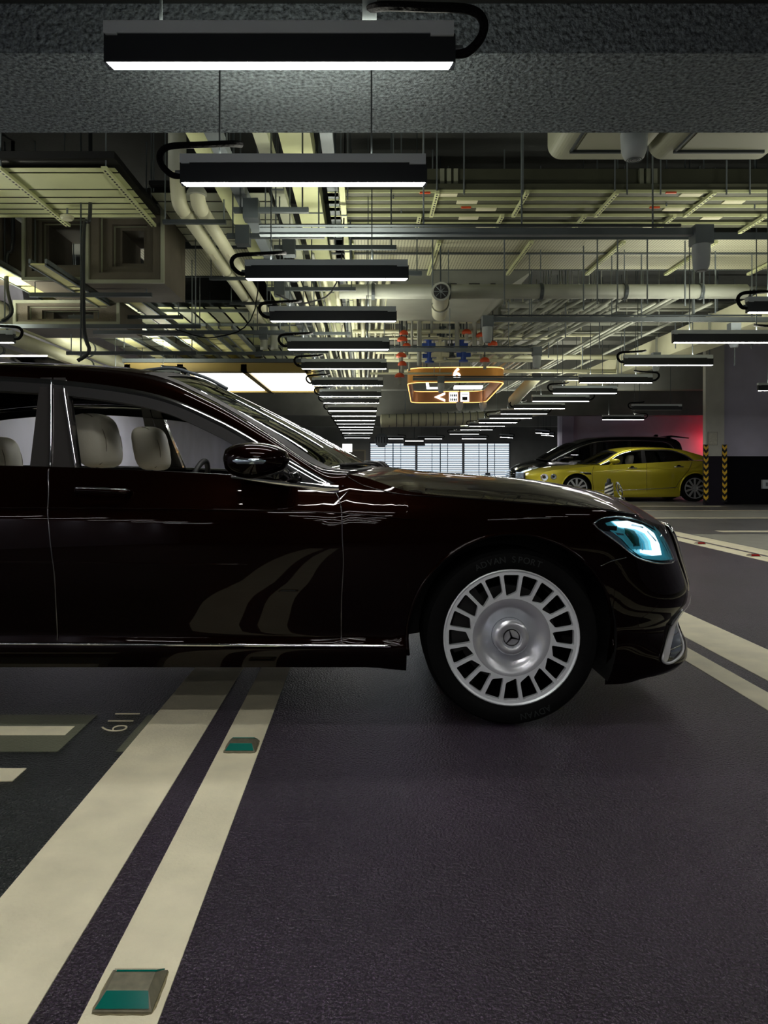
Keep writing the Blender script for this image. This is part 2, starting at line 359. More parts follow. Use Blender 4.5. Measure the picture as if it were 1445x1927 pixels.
for i, y in enumerate([2.2, 4.4]):
    lamp(4.3, y, ['lit black pendant lamp beside the camera on the right', 'lit black pendant lamp just outside the right edge'][i], 'right row lamps beside the camera', rods=3.24 if y < 3.5 else 4.6)
for i, (x, y) in enumerate([(7.75, 13.3), (7.55, 21.4)]):
    lamp(x, y, ['lit black pendant lamp at the far right edge of the photo', 'lit black pendant lamp above the dark van roof'][i], 'rightmost pendant lamps', rods=4.6)
lamp(13.1, 26.8, 'added lit pendant lamp almost hidden behind the pale pillar', 'rightmost pendant lamps', rz=pi/2, rods=4.6, up=False)  # lamp added to brighten the wall behind the van
for i, y in enumerate([9.0, 13.0, 16.6]): lamp(10.0, y, f'{ORD[i]} added lamp of the unseen row outside the right edge', 'added lamps outside the right edge', rods=4.6, up=False)  # unseen row, added to brighten the pillar, right wall and yellow car
lamp(7.1, 17.8, 'unlit black pendant lamp above the dark van, left of pillar', 'rightmost pendant lamps', rods=4.6, lit=False, side=-1)
for i, (x, y) in enumerate([(-4.53, 8.2), (-3.5, 11.5), (-3.5, 15.0), (-4.5, 5.2)]):
    lamp(x, y, ['lit black pendant lamp at the left edge of the photo', 'lit black pendant lamp hidden behind the car roof', 'lit black pendant lamp low behind the car roof, farther away', 'lit black pendant lamp outside the left edge'][i], 'left row of pendant lamps', rods=4.6)
for i, (x, y) in enumerate([(8.0, 32), (9.3, 33), (6.6, 34), (7.3, 30)]):
    lamp(x, y, f'{ORD[i]} small skewed lamp far back above the van windscreen', 'far skewed lamps', rz=.9, rods=4.6, up=False)
for i, (x, y) in enumerate([(1.3, 35.5), (3.2, 35.8), (5.3, 35.5)]):
    lamp(x, y, f'{ORD[i]} lamp over the louvre windows, counted from the left', 'lamps over the windows', rods=4.6, rz=.12, up=False)
# two big luminous ceiling panels on the left
t = thing('light_canopy', 'large glowing white ceiling panels in an ochre frame on the left', 'light panel', (0, 0, 0))
m_och = mat('ochre frame', (.30,.22,.06), .45); m_pan = mat('luminous panel', (.9,.9,.85), .5, emit=(1,1,.93), estr=3.2)
f = MB()
f.box(-4.0, -.95, 12.2, 12.42, 2.6, 2.72).box(-4.0, -.95, 15.6, 15.8, 2.6, 2.72)
for x in (-1.0, -2.06, -3.12, -4.0): f.box(x-.0, x+.10, 12.2, 15.8, 2.6, 2.72)
f.box(-4.0, -.9, 12.2, 15.8, 2.72, 2.76).build('canopy_frame', m_och, t)
for k in range(3): MB().box(-1.96-k*1.06+.0, -1.06-k*1.06, 12.44, 15.58, 2.63, 2.70).build('luminous_panel', m_pan, t)
for x in (-1.2, -3.6): MB().tube([(x, 14, 2.76), (x, 14, 4.6)], .012, 6).build('hanger_rod', m_galvd, t)
MB().box(-4.0, -.95, 12.1, 12.19, 2.74, 2.80).build('front_rail', m_galvd, t)

# ------------------------------------------------------------------ building services
def rods(parent, pts, z0, z1=4.6, r=.007, m=None):
    for x, y in pts: MB().tube([(x, y, z0), (x, y, z1)], r, 5, caps=False).build('hanger_rod', m or m_galv, parent)
def strut(parent, x, y0, y1, z, wdt=.036):
    MB().box(x-wdt/2, x+wdt/2, y0, y1, z-.03, z).build('slotted_strut', m_tray, parent)
    s = MB(); n = int((y1-y0)/.06)
    for k in range(n): s.box(x-.008, x+.008, y0+.02+k*.06, y0+.05+k*.06, z-.0315, z-.0295)
    stuff(s.build('strut_slots', m_black, parent))
PX = lambda px, y: (px-686)*y/1380
# group C: five busbar trunkings running across, right half
for k, y in enumerate([6.95, 7.14, 7.34, 7.60, 7.86]):
    t = thing('busbar_trunking', f'{ORD[k]} olive metal trunking crossing the upper right, counted from the top', 'cable tray', (0, 0, 0), group='trunkings across the upper right')
    MB().box(-.35, 9.5, y-.03, y+.085, 3.6, 3.68).build('casing', m_trayd, t)
    MB().box(-.35, 9.5, y-.038, y-.028, 3.592, 3.62).build('flange', m_tray, t)
    for j, lx in enumerate([.68+.22*(k % 3)+(.3 if k > 2 else 0), 4.3-.35*k % 1.2+2.0, 3.0+.25*((k*2) % 4)]):
        MB().box(lx, lx+.2, y-.02, y+.06, 3.588, 3.599).build('label_plate', m_label, t)
        if (j+k) % 2 == 0: MB().box(lx-.16, lx-.06, y-.042, y-.02, 3.586, 3.60).build('red_tape', m_red, t)
t = thing('bracket_row', 'slotted support struts and thin rods under the upper right trunkings', 'support', (0, 0, 0))
for i, x in enumerate([.68, 1.52, 2.36, 3.27, 4.2]):
    strut(t, x, 6.85, 7.50, 3.588); strut(t, x-.12, 7.45, 7.98, 3.575)
rods(t, [(PX(a, b), b) for a, b in [(822,6.9),(873,6.9),(984,6.9),(1157,6.9),(1180,6.9),(1243,6.9),(1254,7.2),(1367,6.9),(1411,6.9),(1420,7.3),(740,7),(755,7.4)]], 3.57, r=.008)
t = thing('deep_beam', 'dark downstand beam behind the upper right trunkings', 'beam', (0, 0, 0))
MB().box(-.35, 9.6, 7.02, 7.3, 3.70, 3.86).build('soffit', m_trayd, t)
for x in (.82, 2.72, 5.4):
    for j in range(3): MB().box(x+j*.065-.1, x+j*.065-.06, 6.985, 7.02, 3.70, 3.85).build('anchor_plate', m_trayg, t)
# D: perforated tray
t = thing('perforated_tray', 'wide pale perforated metal tray crossing the upper right', 'cable tray', (0, 0, 0))
MB().box(-.4, 9.6, 8.30, 8.86, 3.60, 3.604).build('sheet', m_perf, t); MB().box(-.4, 9.6, 8.9, 9.62, 3.60, 3.604).build('sheet', m_perf, t)
MB().box(-.4, 9.6, 8.29, 8.30, 3.58, 3.66).box(-.4, 9.6, 8.86, 8.90, 3.585, 3.66).box(-.4, 9.6, 9.62, 9.64, 3.59, 3.66).build('edge_rail', m_galvd, t)
for x in (-.15, .85, 1.9, 2.95, 4.0, 5.1): strut(t, x, 8.35, 9.75, 3.585, .045)
rods(t, [(PX(a, b), b) for a, b in [(814,8.3),(949,8.3),(1098,8.6),(1124,8.3),(1162,8.3),(1207,8.9),(1218,8.3),(1289,8.4),(1305,8.9),(1324,8.3),(1346,8.8)]], 2.85, r=.009)
# E: large pipe across
t = thing('large_pipe', 'thick grey pipe crossing the ceiling right of the centre lamps', 'pipe', (0, 0, 0))
MB().tube([(-.3, 8.75, 3.10), (4.55, 8.75, 3.10)], .085, 20).build('pipe_run', m_pipeg, t, smooth=True)
for x in (.1, 1.0, 2.1, 3.1, 4.0): MB().lathe([(.084,-.02),(.098,-.02),(.098,.02),(.084,.02)], 20, (x, 8.75, 3.10), 'x').build('pipe_clamp', m_galvd, t)
rods(t, [(.1, 8.75), (1.0, 8.75), (2.1, 8.75), (3.1, 8.75), (4.0, 8.75)], 3.18)
# F: rails with hanging camera sensors
def sensor(x, y, label, s=1.0, z=2.80):
    t = thing('ceiling_sensor', label, 'sensor', (x, y, z), group='hanging white sensors')
    MB().cbox((0, 0, -.03*s), (.14*s, .12*s, .14*s)).build('mount', m_galv, t)
    MB().lathe([(0,-.30*s),(.045*s,-.295*s),(.060*s,-.26*s),(.068*s,-.16*s),(.066*s,-.10*s),(0,-.10*s)], 20).build('shell', m_white, t, angle=40)
    MB().lathe([(.030*s,-.301*s),(.034*s,-.303*s),(.038*s,-.299*s)], 20).build('ring', m_galv, t)
    return t
def rail(x0, x1, y, z, label, rp=()):
    t = thing('steel_rail', label, 'rail', (0, 0, 0), group='steel rails across')
    MB().box(x0, x1, y-.02, y+.02, z-.025, z+.025).box(x0, x1, y-.028, y+.028, z-.03, z-.024).build('channel', m_galv, t)
    MB().tube([(x0, y-.03, z+.04), (x1-.1, y-.03, z+.04)], .012, 6).build('conduit', m_galvd, t)
    rods(t, [(x, y) for x in rp], z+.03)
rail(-.8, 2.5, 5.6, 2.80, 'nearest grey steel rail carrying the big white sensor', [.45, 1.2, 2.2])
rail(1.5, 4.9, 8.9, 2.80, 'second grey steel rail with a white sensor at its left end', [2, 3, 4, 4.7])
rail(-.35, 2.6, 11.2, 2.80, 'third grey steel rail just above the copper sign', [.3, 1.3, 2.2])
rail(.9, 5.0, 13.7, 2.66, 'thin steel rail passing before the copper sign', [1.3, 3.6, 4.8])
sensor(2.57, 5.6, 'largest hanging white sensor at the right end of the nearest rail', 1.0)
sensor(1.49, 8.9, 'medium hanging white sensor above the copper sign', .95)
sensor(2.63, 11.2, 'hanging white sensor right of the copper sign', .95)
sensor(1.42, 13.65, 'hanging white sensor in front of the copper sign', .9, 2.66)
for i, (px, py, y) in enumerate([(1381, 662, 8.6), (1234, 704, 11.5)]):
    z = 1+(880-py)*y/1380
    sensor(PX(px, y), y, ['white sensor under the largest right hand lamp', 'white sensor right of the second right hand lamp'][i], .85, z+.3)
# H: fan coil units and dome sensor
for i, (x0, x1) in enumerate([(1.36, 2.07), (2.11, 3.0)]):
    t = thing('fan_coil_unit', ['left of two cream ceiling units below the rough beam', 'right of two cream ceiling units below the rough beam'][i], 'ceiling unit', (0, 0, 0), group='ceiling units')
    r = .10; pf = []
    for k in range(9): a = pi+k*pi/2/8; pf.append((x0+r+r*cos(a), 3.29+r+r*sin(a)))
    for k in range(9): a = -pi/2+k*pi/2/8; pf.append((x1-r+r*cos(a), 3.29+r+r*sin(a)))
    pf += [(x1, 3.75), (x0, 3.75)]
    MB().prism([pf], 4.55, 5.45).build('casing', mat('ceiling unit paint', (.42,.44,.33), .45) if i == 0 else MATS['ceiling unit paint'], t)
    MB().box(x0+.12, x0+.135, 4.6, 5.3, 3.272, 3.289).box(x0+.12, x1-.12, 5.28, 5.30, 3.268, 3.289).build('lip', m_galvd, t)
    MB().box(x0+.16, x1-.14, 4.6, 5.26, 3.28, 3.289).build('access_panel', MATS['ceiling unit paint'], t)
    rods(t, [(x0+.1, 5.0), (x1-.1, 5.0)], 3.7)
t = thing('dome_sensor', 'round ribbed white dome hanging between the cream ceiling units', 'sensor', (1.69, 4.60, 2.93))
MB().lathe([(0,0),(.045,.002),(.06,.012),(.078,.06),(.083,.16),(.075,.20),(0,.20)], 28).build('dome', m_white, t, angle=50)
for r in (.018,.032,.046): MB().lathe([(r-.003,-.002),(r,-.004),(r+.003,-.001)], 24).build('rib', m_galv, t)
MB().tube([(0,0,.2),(0,0,.7)], .03, 10).build('stem', m_galvd, t)
MB()
# I: jet nozzle
t = thing('jet_nozzle', 'cream cylindrical air jet with dark round grille facing the camera', 'air nozzle', (.78, 7.5, 2.80))
d = Vector((.22, 2.3, .26)); N_ = d.normalized()
MB().tube([(0,0,0), tuple(d*.45)], .092, 24).tube([tuple(d*.45), tuple(d)], .10, 24).build('barrel', m_pipe, t, angle=50)
MB().tube([tuple(N_*-.01), tuple(N_*.004)], .097, 24).build('collar', m_pipeg, t)
MB().tube([tuple(N_*-.016), tuple(N_*-.0105)], .075, 24).build('grille', m_black, t)
for a in range(4): MB().tube([tuple(N_*-.02+Vector((cos(a*pi/4)*.07,0,sin(a*pi/4)*.07))), tuple(N_*-.02-Vector((cos(a*pi/4)*.07,0,sin(a*pi/4)*.07)))], .004, 5).build('grille_bar', m_galv, t)
MB().tube([tuple(d*.45), tuple(d*.47)], .108, 24).build('clamp_ring', m_pipeg, t)
MB().tube([(.1,1.0,.2),(.1,1.0,1.8)], .01, 6).build('hanger_rod', m_galvd, t)
t = thing('jet_nozzle', 'grey air jet hanging far right of the copper sign', 'air nozzle', (3.75, 16.0, 3.0))
MB().tube([(0,0,0), (-.20,1.5,-.40)], .13, 20).build('barrel', m_pipe, t, angle=50); MB().tube([(.003,-.02,.004), (0,.0,0)], .11, 20).build('grille', m_black, t); MB().tube([(0,.5,.1),(0,.5,1.6)], .02, 6).build('hanger_rod', m_galvd, t)
# J: cream slab trays on the left
yy = [6.35, 6.47, 6.86, 7.06, 7.22, 7.38, 7.52, 7.64]
t = thing('platform_tray', 'large cream tray of parallel sheets at the upper left', 'cable tray', (0, 0, 0))
for a, b in zip(yy[:-1], yy[1:]): MB().box(-5.1, -2.17, a+.018, b-.018, 3.6, 3.604).build('sheet', m_tray, t)
MB().box(-5.1, -2.15, 6.3, 7.7, 3.66, 3.72).build('backing', m_black, t)
for x in (-3.15, -2.24, -4.1): strut(t, x, 6.3, 7.8, 3.59, .05)
rods(t, [(-3.15, 6.35), (-2.24, 6.35), (-2.24, 7.7), (-3.15, 7.7)], 3.6)
smk = thing('smoke_detector', 'small round detector under the cream tray at the left', 'detector', (-2.98, 7.35, 3.50)); MB().lathe([(0,-.02),(.05,-.018),(.065,0),(.065,.02),(0,.02)], 20).build('body', m_pipe, smk); MB().tube([(0,0,.02),(0,0,.1)], .01, 6).build('stem', m_galv, smk)
t = thing('slab_tray', 'grey green tray of parallel sheets behind the two white pipes', 'cable tray', (0, 0, 0))
yy = [7.25, 7.5, 7.8, 8.05, 8.3, 8.55, 8.8, 9.0]
for a, b in zip(yy[:-1], yy[1:]): MB().box(-2.12, -.95, a+.018, b-.018, 3.72, 3.724).build('sheet', m_trayg, t)
MB().box(-2.12, -.95, 7.2, 9.0, 3.78, 3.82).build('backing', m_black, t)
rods(t, [(-2.1, 7.3), (-1.3, 7.3)], 3.75)
t = thing('perforated_tray', 'pale perforated tray left of the two white pipes', 'cable tray', (0, 0, 0))
MB().box(-2.9, -1.2, 9.05, 10.4, 3.72, 3.724).build('sheet', m_perf, t); MB().box(-2.9, -1.2, 9.04, 9.06, 3.7, 3.78).build('edge_rail', m_galvd, t); MB().box(-2.9, -1.2, 10.4, 10.42, 3.7, 3.78).build('edge_rail', m_galvd, t)
# K: concentric duct elbows
def duct(x0, x1, z0, z1, y, hole, label, dep=.9):
    t = thing('air_duct', label, 'duct', (0, y, 0), group='square brown ducts')
    hx0, hx1, hz0, hz1 = hole
    for k in range(3):
        q = k/3.; a = lambda s, e, w_: s+(e-s)*w_
        o = (a(x0, hx0, q), a(x1, hx1, q), a(z0, hz0, q), a(z1, hz1, q)); i = (hx0, hx1, hz0, hz1)
        e = .03
        if k < 2: n_ = (a(x0, hx0, q+1/3.)+e, a(x1, hx1, q+1/3.)-e, a(z0, hz0, q+1/3.)+e, a(z1, hz1, q+1/3.)-e)
        R = lambda c: [(c[0],c[2]),(c[1],c[2]),(c[1],c[3]),(c[0],c[3])]
        MB().prism([R(o), R(n_ if k < 2 else i)], k*.10, dep-k*.02).build('duct_section', m_duct, t)
        fo = (o[0]-.0, o[1]+.0, o[2]-.0, o[3]+.0); fi = (o[0]+.035, o[1]-.035, o[2]+.035, o[3]-.035)
        MB().prism([R(fo), R(fi)], k*.10-.035, k*.10).build('duct_flange', m_trayg, t)
    return t
duct(-2.98, -2.14, 2.97, 3.80, 7.85, (-2.66, -2.42, 3.24, 3.60), 'square brown duct with a see-through opening, left of the white pipes')
duct(-3.75, -2.99, 3.05, 3.80, 8.05, (-3.55, -3.12, 3.28, 3.74), 'second square brown duct, left of the see-through one')
duct(-5.0, -4.0, 3.2, 3.85, 7.95, (-4.7, -4.15, 3.42, 3.75), 'square brown duct at the left edge under the cream tray')
duct(-4.3, -3.0, 2.75, 3.05, 9.0, (-3.9, -3.4, 2.85, 2.95), 'low flat brown duct above the left wall pipes')
# L: cable ladders running away on the left
def ladder(x0, x1, z, y0, y1, label, m, grp, step=.55, wdt=.07):
    t = thing('cable_ladder', label, 'cable ladder', (0, 0, 0), group=grp)
    MB().box(x0, x0+.02, y0, y1, z, z+.07).build('side_rail', m_galv, t); MB().box(x1-.02, x1, y0, y1, z, z+.07).build('side_rail', m_galv, t)
    n = int((y1-y0)/step); r0 = None
    for k in range(n):
        if r0 is None: r0 = MB().box(x0, x1, y0, y0+step-.10, z+.01, z+.025).build('tray_panel', m_lad, t)
        else:
            c = r0.copy(); COL.objects.link(c); c.location = (0, k*step, 0)
    return t
ladder(-3.30, -3.12, 2.98, 7.2, 15.5, 'yellowish cable ladder running away at the upper left, outer one', m_tray, 'ladders on the left', 1.1)
ladder(-2.86, -2.66, 2.98, 8.6, 17.5, 'yellowish cable ladder running away at the upper left, inner one', m_tray, 'ladders on the left', 1.1)
ladder(-4.05, -3.8, 3.1, 6.4, 16, 'yellowish cable ladder close to the left wall pipes', m_tray, 'ladders on the left', 1.1)
ladder(-2.35, -2.15, 2.9, 10.0, 19, 'cable ladder above the luminous panels, left of its twin', m_tray, 'ladders over panels', 1.0)
ladder(-2.0, -1.8, 2.9, 10.0, 19, 'cable ladder above the luminous panels, right of its twin', m_tray, 'ladders over panels', 1.0)
t = thing('cross_struts', 'dark steel cross struts with rods under the left ladders', 'support', (0, 0, 0))
for i, (x0, x1, y, z) in enumerate([(-3.7,-2.35,8.1,2.93),(-3.75,-2.3,9.3,2.93),(-4.2,-2.3,10.5,2.93),(-4.4,-1.9,8.5,2.66),(-3.9,-2.2,9.6,2.52),(-3.8,-1.1,11.4,2.80),(-4.0,-1.4,13.0,2.86),(-3.4,-1.0,9.2,2.72)]):
    MB().box(x0, x1, y-.02, y+.02, z-.045, z).build('cross_strut', m_galvd, t); rods(t, [(x0+.06, y), (x1-.06, y)], z)
# slabs beyond, grey and cream sheets between ladders and lamps
k = 0
t = thing('slab_tray', 'far pale tray of parallel sheets above the luminous panels', 'cable tray', (0, 0, 0))
for j in range(10): MB().box(-3.4+j*.24, -3.20+j*.24, 11.2, 17.5, 3.45, 3.454).build('sheet', m_tray if j % 2 else m_trayg, t)
MB().box(-3.5, -.9, 11.2, 17.5, 3.52, 3.56).build('backing', m_galvd, t)
for j in range(6): MB().box(-3.5, -.9, 11.3+j*1.1, 11.34+j*1.1, 3.40, 3.44).build('cross_strut', m_galv, t)
t = thing('slab_tray', 'dim grey tray of parallel sheets above the left row lamps', 'cable tray', (0, 0, 0))
for j in range(7): MB().box(-5.1, -3.6, 11.2+j*.8, 11.85+j*.8, 3.50, 3.53).build('sheet', m_trayg, t)
# M: wall pipes on the left
for i, (z, r, m) in enumerate([(3.02, .13, m_pipe), (2.74, .10, m_pipe), (2.52, .05, m_pipeg)]):
    t = thing('wall_pipe', ['thick upper cream pipe along the left wall', 'cream pipe under the thick one along the left wall', 'thin grey pipe lowest along the left wall'][i], 'pipe', (0, 0, 0), group='pipes along the left wall')
    MB().tube([(-4.72, 4.6, z), (-4.72, 30, z)], r, 16).build('pipe_run', m, t, smooth=True)
    for y in (6.5, 9.5, 12.5, 16, 20): MB().lathe([(r-.001,-.025),(r+.012,-.025),(r+.012,.025),(r-.001,.025)], 16, (-4.72, y, z), 'y').build('pipe_clamp', m_galvd, t)
# hanging conduits in front of the left zone
for i, (px, y, z0, lab) in enumerate([(14, 8.1, 2.62, 'dark conduit dropping to the left edge lamp'), (158, 7.2, 2.05, 'dark conduit dropping behind the car roof at the left')]):
    x = PX(px, y); t = thing('drop_conduit', lab, 'conduit', (0, 0, 0), group='drop conduits')
    MB().tube([(x+.06, y, 4.6), (x+.06, y, 3.5), (x, y, 3.35), (x, y, z0+.35), (x+.05, y, z0+.1), (x-.06, y, z0)], .02, 8, True).build('conduit', m_blk, t, smooth=True)
    MB().tube([(x-.03, y, 4.6), (x-.03, y, z0)], .008, 6).build('hanger_rod', m_galvd, t)
# N: two white pipes
for i, x in enumerate((-1.62, -1.455)):
    t = thing('white_pipe', ['left of the two white pipes running away beside the lamps', 'right of the two white pipes running away beside the lamps'][i], 'pipe', (0, 0, 0), group='twin white pipes')
    z = 3.30
    MB().tube([(x, 6.55, z), (x, 11.6, z)], .062, 16).build('pipe_run', m_pipe, t, smooth=True)
    e = [(x, 6.55, z), (x, 6.42, z+.02), (x, 6.36, z+.12), (x, 6.34, z+.3)] if i == 0 else [(x, 6.55, z), (x, 6.42, z+.02), (x, 6.36, z+.10)]
    MB().tube(e, .066, 16, True).build('elbow', m_pipe, t, smooth=True)
    if i == 0: MB().tube([(x, 6.34, z+.24), (x, 6.34, 4.58)], .078, 16).build('riser', m_pipeg, t, smooth=True)
    else: MB().lathe([(0,.06),(.085,.06),(.085,.09),(.06,.13),(0,.13)], 20, (x, 6.36, z)).build('end_cap', m_pipeg, t, angle=40)
    MB().tube([(x, 11.6, z), (x, 11.72, z-.01), (x, 11.8, z-.12), (x, 11.8, z-.4)], .062, 16, True).build('elbow', m_pipeg, t, smooth=True)
    for y in (6.9, 9.9): MB().box(x-.015, x+.03, y+.8, y+1.0, z-.065, z-.061).build('label_plate', m_label, t)
t = thing('pipe_supports', 'steel cross supports carrying the twin white pipes', 'support', (0, 0, 0))
for y in (6.62, 8.6, 9.9, 11.4):
    MB().box(-1.82, -1.25, y-.02, y+.02, 3.20, 3.235).build('cross_strut', m_galvd, t); rods(t, [(-1.8, y), (-1.27, y)], 3.22)
# O: trunkings running away along the lamp row
def run(x, wd, z, h, y0, y1, label, m, grp='trunkings running away', joints=0):
    t = thing('cable_trunking', label, 'trunking', (0, 0, 0), group=grp)
    MB().box(x-wd/2, x+wd/2, y0, y1, z, z+h).build('casing', m, t)
    k = y0+.9
    while k < y1: MB().box(x-wd/2-.006, x+wd/2+.006, k, k+.03, z-.006, z+h+.006).build('joint_strip', m_galvd, t); k += 1.2
    rods(t, [(x+wd/2+.02, y0+.5), (x+wd/2+.02, y0+2.5)], z)
    return t
rn = [(-1.22,.15,3.42,.10,5.2,20,m_tray,'pale trunking right of the twin white pipes'),
      (-1.03,.10,3.25,.08,4.6,22,m_galv,'grey steel trunking above the left lamp ends'),
      (-.80,.11,3.55,.09,4.6,22,m_trayg,'grey green trunking behind the second lamp'),
      (-.58,.26,3.75,.2,4.6,16,m_tray,'broad cream duct above the centre lamps'),
      (-.30,.10,3.60,.08,4.6,24,m_galv,'slim steel trunking over the centre lamps'),
      (-.20,.05,3.45,.05,6.2,26,m_tray,'narrow cream trunking right of the centre line'),
      (-1.36,.06,3.7,.06,4.6,12,m_galvd,'narrow dark trunking beside the broad pale one')]
for (x,wd,z,h,a,b,m,lab) in rn: run(x,wd,z,h,a,b,lab,m)
for j, (x0, x1, y, z) in enumerate([(-1.05,-.45,5.9,3.05),(-1.2,-.35,6.4,3.0),(-.85,.3,6.9,3.05),(-.9,.6,7.7,3.02),(-1.1,-.1,8.3,3.0),(-1.3,.0,9.4,2.95),(-1.6,-.2,10.6,2.92),(-1.9,-.6,12.2,2.9)]):
    t = thing('strut_hanger', f'{ORD[j]} steel cross strut hanging over the centre lamps, from the camera', 'support', (0, 0, 0), group='cross struts over the lamps')
    MB().box(x0, x1, y-.02, y+.02, z, z+.04).build('cross_strut', m_galvd, t); rods(t, [(x0+.05, y), (x1-.05, y), ((x0+x1)/2, y)], z, m=m_galvd)
    MB().box(x0+.08, x0+.2, y-.06, y+.06, z-.06, z+.1).build('clamp_block', m_galvd, t)
# far pipe bundle
t = thing('pipe_bundle', 'bundle of thin pale pipes running away above the centre lamps', 'pipe bundle', (0, 0, 0))
for j in range(12):
    x = -.95+j*.115; z = 3.3+.06*((j*5) % 4)
    MB().tube([(x, 8.5+.3*(j % 3), z), (x, 21.9, z)], .018+.008*(j % 3), 8).build('pipe_run', m_pipe if j % 3 else m_pipeg, t, smooth=True)
# wandering cables
for j, (a, b, y, sag) in enumerate([(330, 480, 9.0, .12), (520, 640, 7.2, .1), (560, 640, 12, .15)]):
    x0, x1 = PX(a, y), PX(b, y); t = MB().tube([(x0, y, 2.7), ((x0+x1)/2, y, 2.72-sag), (x1, y, 2.95), (x1+.05, y, 4.6)], .008, 6, True).build('loose_cable', m_rub)
    tag(t, f'thin black loose cable sagging under the ceiling, {ORD[j]} from the left', 'cable', 'loose cables')
# P: valve grid between the lamps and the copper sign
def pipe(pts, r, m, label, grp, nm='sprinkler_pipe'):
    q = MB().tube(pts, r, 10, False); a, b = Vector(pts[0]), Vector(pts[-1])
    if abs(a.z-b.z) < .3 and (b-a).length > 1: 
        for f in (.15, .85): c = a+(b-a)*f; q.tube([(c.x, c.y, c.z), (c.x, c.y, 4.6)], .007, 5)
    return tag(q.build(nm, m, smooth=True), label, 'pipe', grp)
for j, (y, z, x0, x1, r) in enumerate([(12.6,3.51,-.2,2.9,.035),(12.6,3.34,-.2,2.5,.035),(12.6,3.22,.0,3.2,.02),(13.0,3.05,.2,3.0,.035),(13.0,2.90,.1,3.0,.03),(13.4,3.42,.9,4.2,.03),(13.4,2.72,.1,1.6,.02),(14.2,3.6,-.2,4.5,.05),(14.6,3.2,.4,5,.05),(15.2,3.0,.5,5.2,.04)]):
    pipe([(x0,y,z),(x1,y,z)], r, m_pipe, f'{ORD[j]} horizontal cream pipe of the valve grid, from the top', 'valve grid pipes')
for j, (px, y, z0) in enumerate([(789,12.55,2.75),(775,12.5,3.0),(893,12.5,2.95),(812,12.55,3.3),(860,12.55,3.0),(905,13.2,2.9),(940,13.2,3.0),(770,13.3,2.75),(838,12.9,2.9)]):
    pipe([(PX(px,y),y,z0),(PX(px,y),y,4.6)], .022 if j % 2 else .04, m_pipeg, f'{ORD[j]} upright pipe of the valve grid', 'valve grid pipes')
def valve(px, py, y, m, label, r=.075, kind=0):
    x = PX(px, y); z = 1+(880-py)*y/1380
    t = thing('valve', label, 'valve', (x, y, z), group='coloured valves')
    MB().tube([(0,0,0),(0,0,4.6-z)], .012, 6).build('hanger_rod', m_galvd, t)
    if kind == 0:
        MB().lathe([(0,.06),(r*.5,.055),(r*.85,.03),(r,0),(r*.95,-.02),(0,-.02)], 16).build('cap', m, t, smooth=True)
        MB().lathe([(0,-.14),(.03,-.14),(.03,-.02),(0,-.02)], 12).build('stem', m_pipeg, t)
    else:
        MB().lathe([(0,-.12),(r,-.12),(r,-.09),(r*.6,-.08),(r*.6,.08),(r,.09),(r,.12),(0,.12)], 14).build('valve_body', m, t, angle=40)
        MB().box(-r*1.5, r*1.5, -r*.5, r*.5, -.035, .035).build('lever', m, t)
for j, (px, py) in enumerate([(761,598),(760,628),(757,640),(765,652),(755,670),(757,686)]): valve(px, py, 12.3, m_red, f'{ORD[j]} orange red valve left of the copper sign, from the top', .09 if j % 2 == 0 else .075)
for j, (px, py) in enumerate([(927,648),(905,632),(912,679),(878,626),(752,708)]): valve(px, py, 12.45, m_red, f'orange red valve {["under the hanging sensor","left of the hanging sensor","just over the copper sign","behind the cream pipes","left of the copper sign, lowest"][j]}', .085)
for j, (px, py) in enumerate([(807,650),(808,670),(867,650),(872,668)]): valve(px, py, 12.7, m_blue, f'{ORD[j]} deep blue valve above the copper sign, from the left', .08, 1)
valve(828, 668, 12.6, m_label, 'cream valve body between the blue valves', .10, 1); valve(828, 648, 12.6, m_label, 'small cream valve above the cream valve body', .05, 1)
for j, (px, py) in enumerate([(833,628),(850,660),(855,610)]): valve(px, py, 12.9, m_galvd, f'dark grey valve in the pipe grid, {ORD[j]} from the left', .07, 1)
# white duct with stencilled marks above the grid
t = thing('white_duct', 'pale sloping duct with black marks above the valve grid', 'duct', (0, 0, 0))
MB().prism([[(.3, 3.45), (1.85, 3.42), (2.35, 3.75), (2.35, 4.03), (.0, 4.03), (-.1, 3.75)]], 10.2, 12.2).build('casing', m_pipeg, t)
for (a, b) in ((1.15, 1.28), (1.45, 1.6), (1.75, 1.82)): MB().box(a, b, 10.19, 10.199, 3.5, 3.56).build('stencil_mark', m_black, t)
MB().box(-.15, 2.4, 10.16, 10.2, 3.98, 4.02).build('flange', m_galvd, t)
# R: duct running away on the right, slanting pipes
t = thing('long_duct', 'long cream duct running away above the right lamps', 'duct', (0, 0, 0))
MB().prism([[(5.2, 2.93), (5.55, 2.90), (5.85, 3.05), (5.85, 3.3), (5.2, 3.3)]], 6.0, 19.0).build('casing', m_pipe, t)
for y in (7, 9, 11, 13, 15, 17): MB().box(5.17, 5.88, y, y+.04, 2.88, 3.32).build('duct_joint', m_pipeg, t)
rods(t, [(5.2, 8), (5.2, 12), (5.85, 10)], 3.3)
for j in range(10):
    x0 = 2.4+j*.26; z = 3.25+.09*(j % 3)
    pipe([(x0+.0, 10.0, z+.0), (x0+.0, 10+.5*j*.0+12, z)], .024, m_pipeg, f'{ORD[j]} thin grey pipe running away right of the copper sign', 'thin pipes running away')
for j in range(8):
    y = 10.2+j*.55; pipe([(2.2, y, 3.5+.05*(j % 2)), (9.5, y, 3.5+.05*(j % 2))], .024+.01*(j % 3), m_pipeg, f'{ORD[j]} thin grey pipe crossing above the right lamps', 'thin pipes crossing')
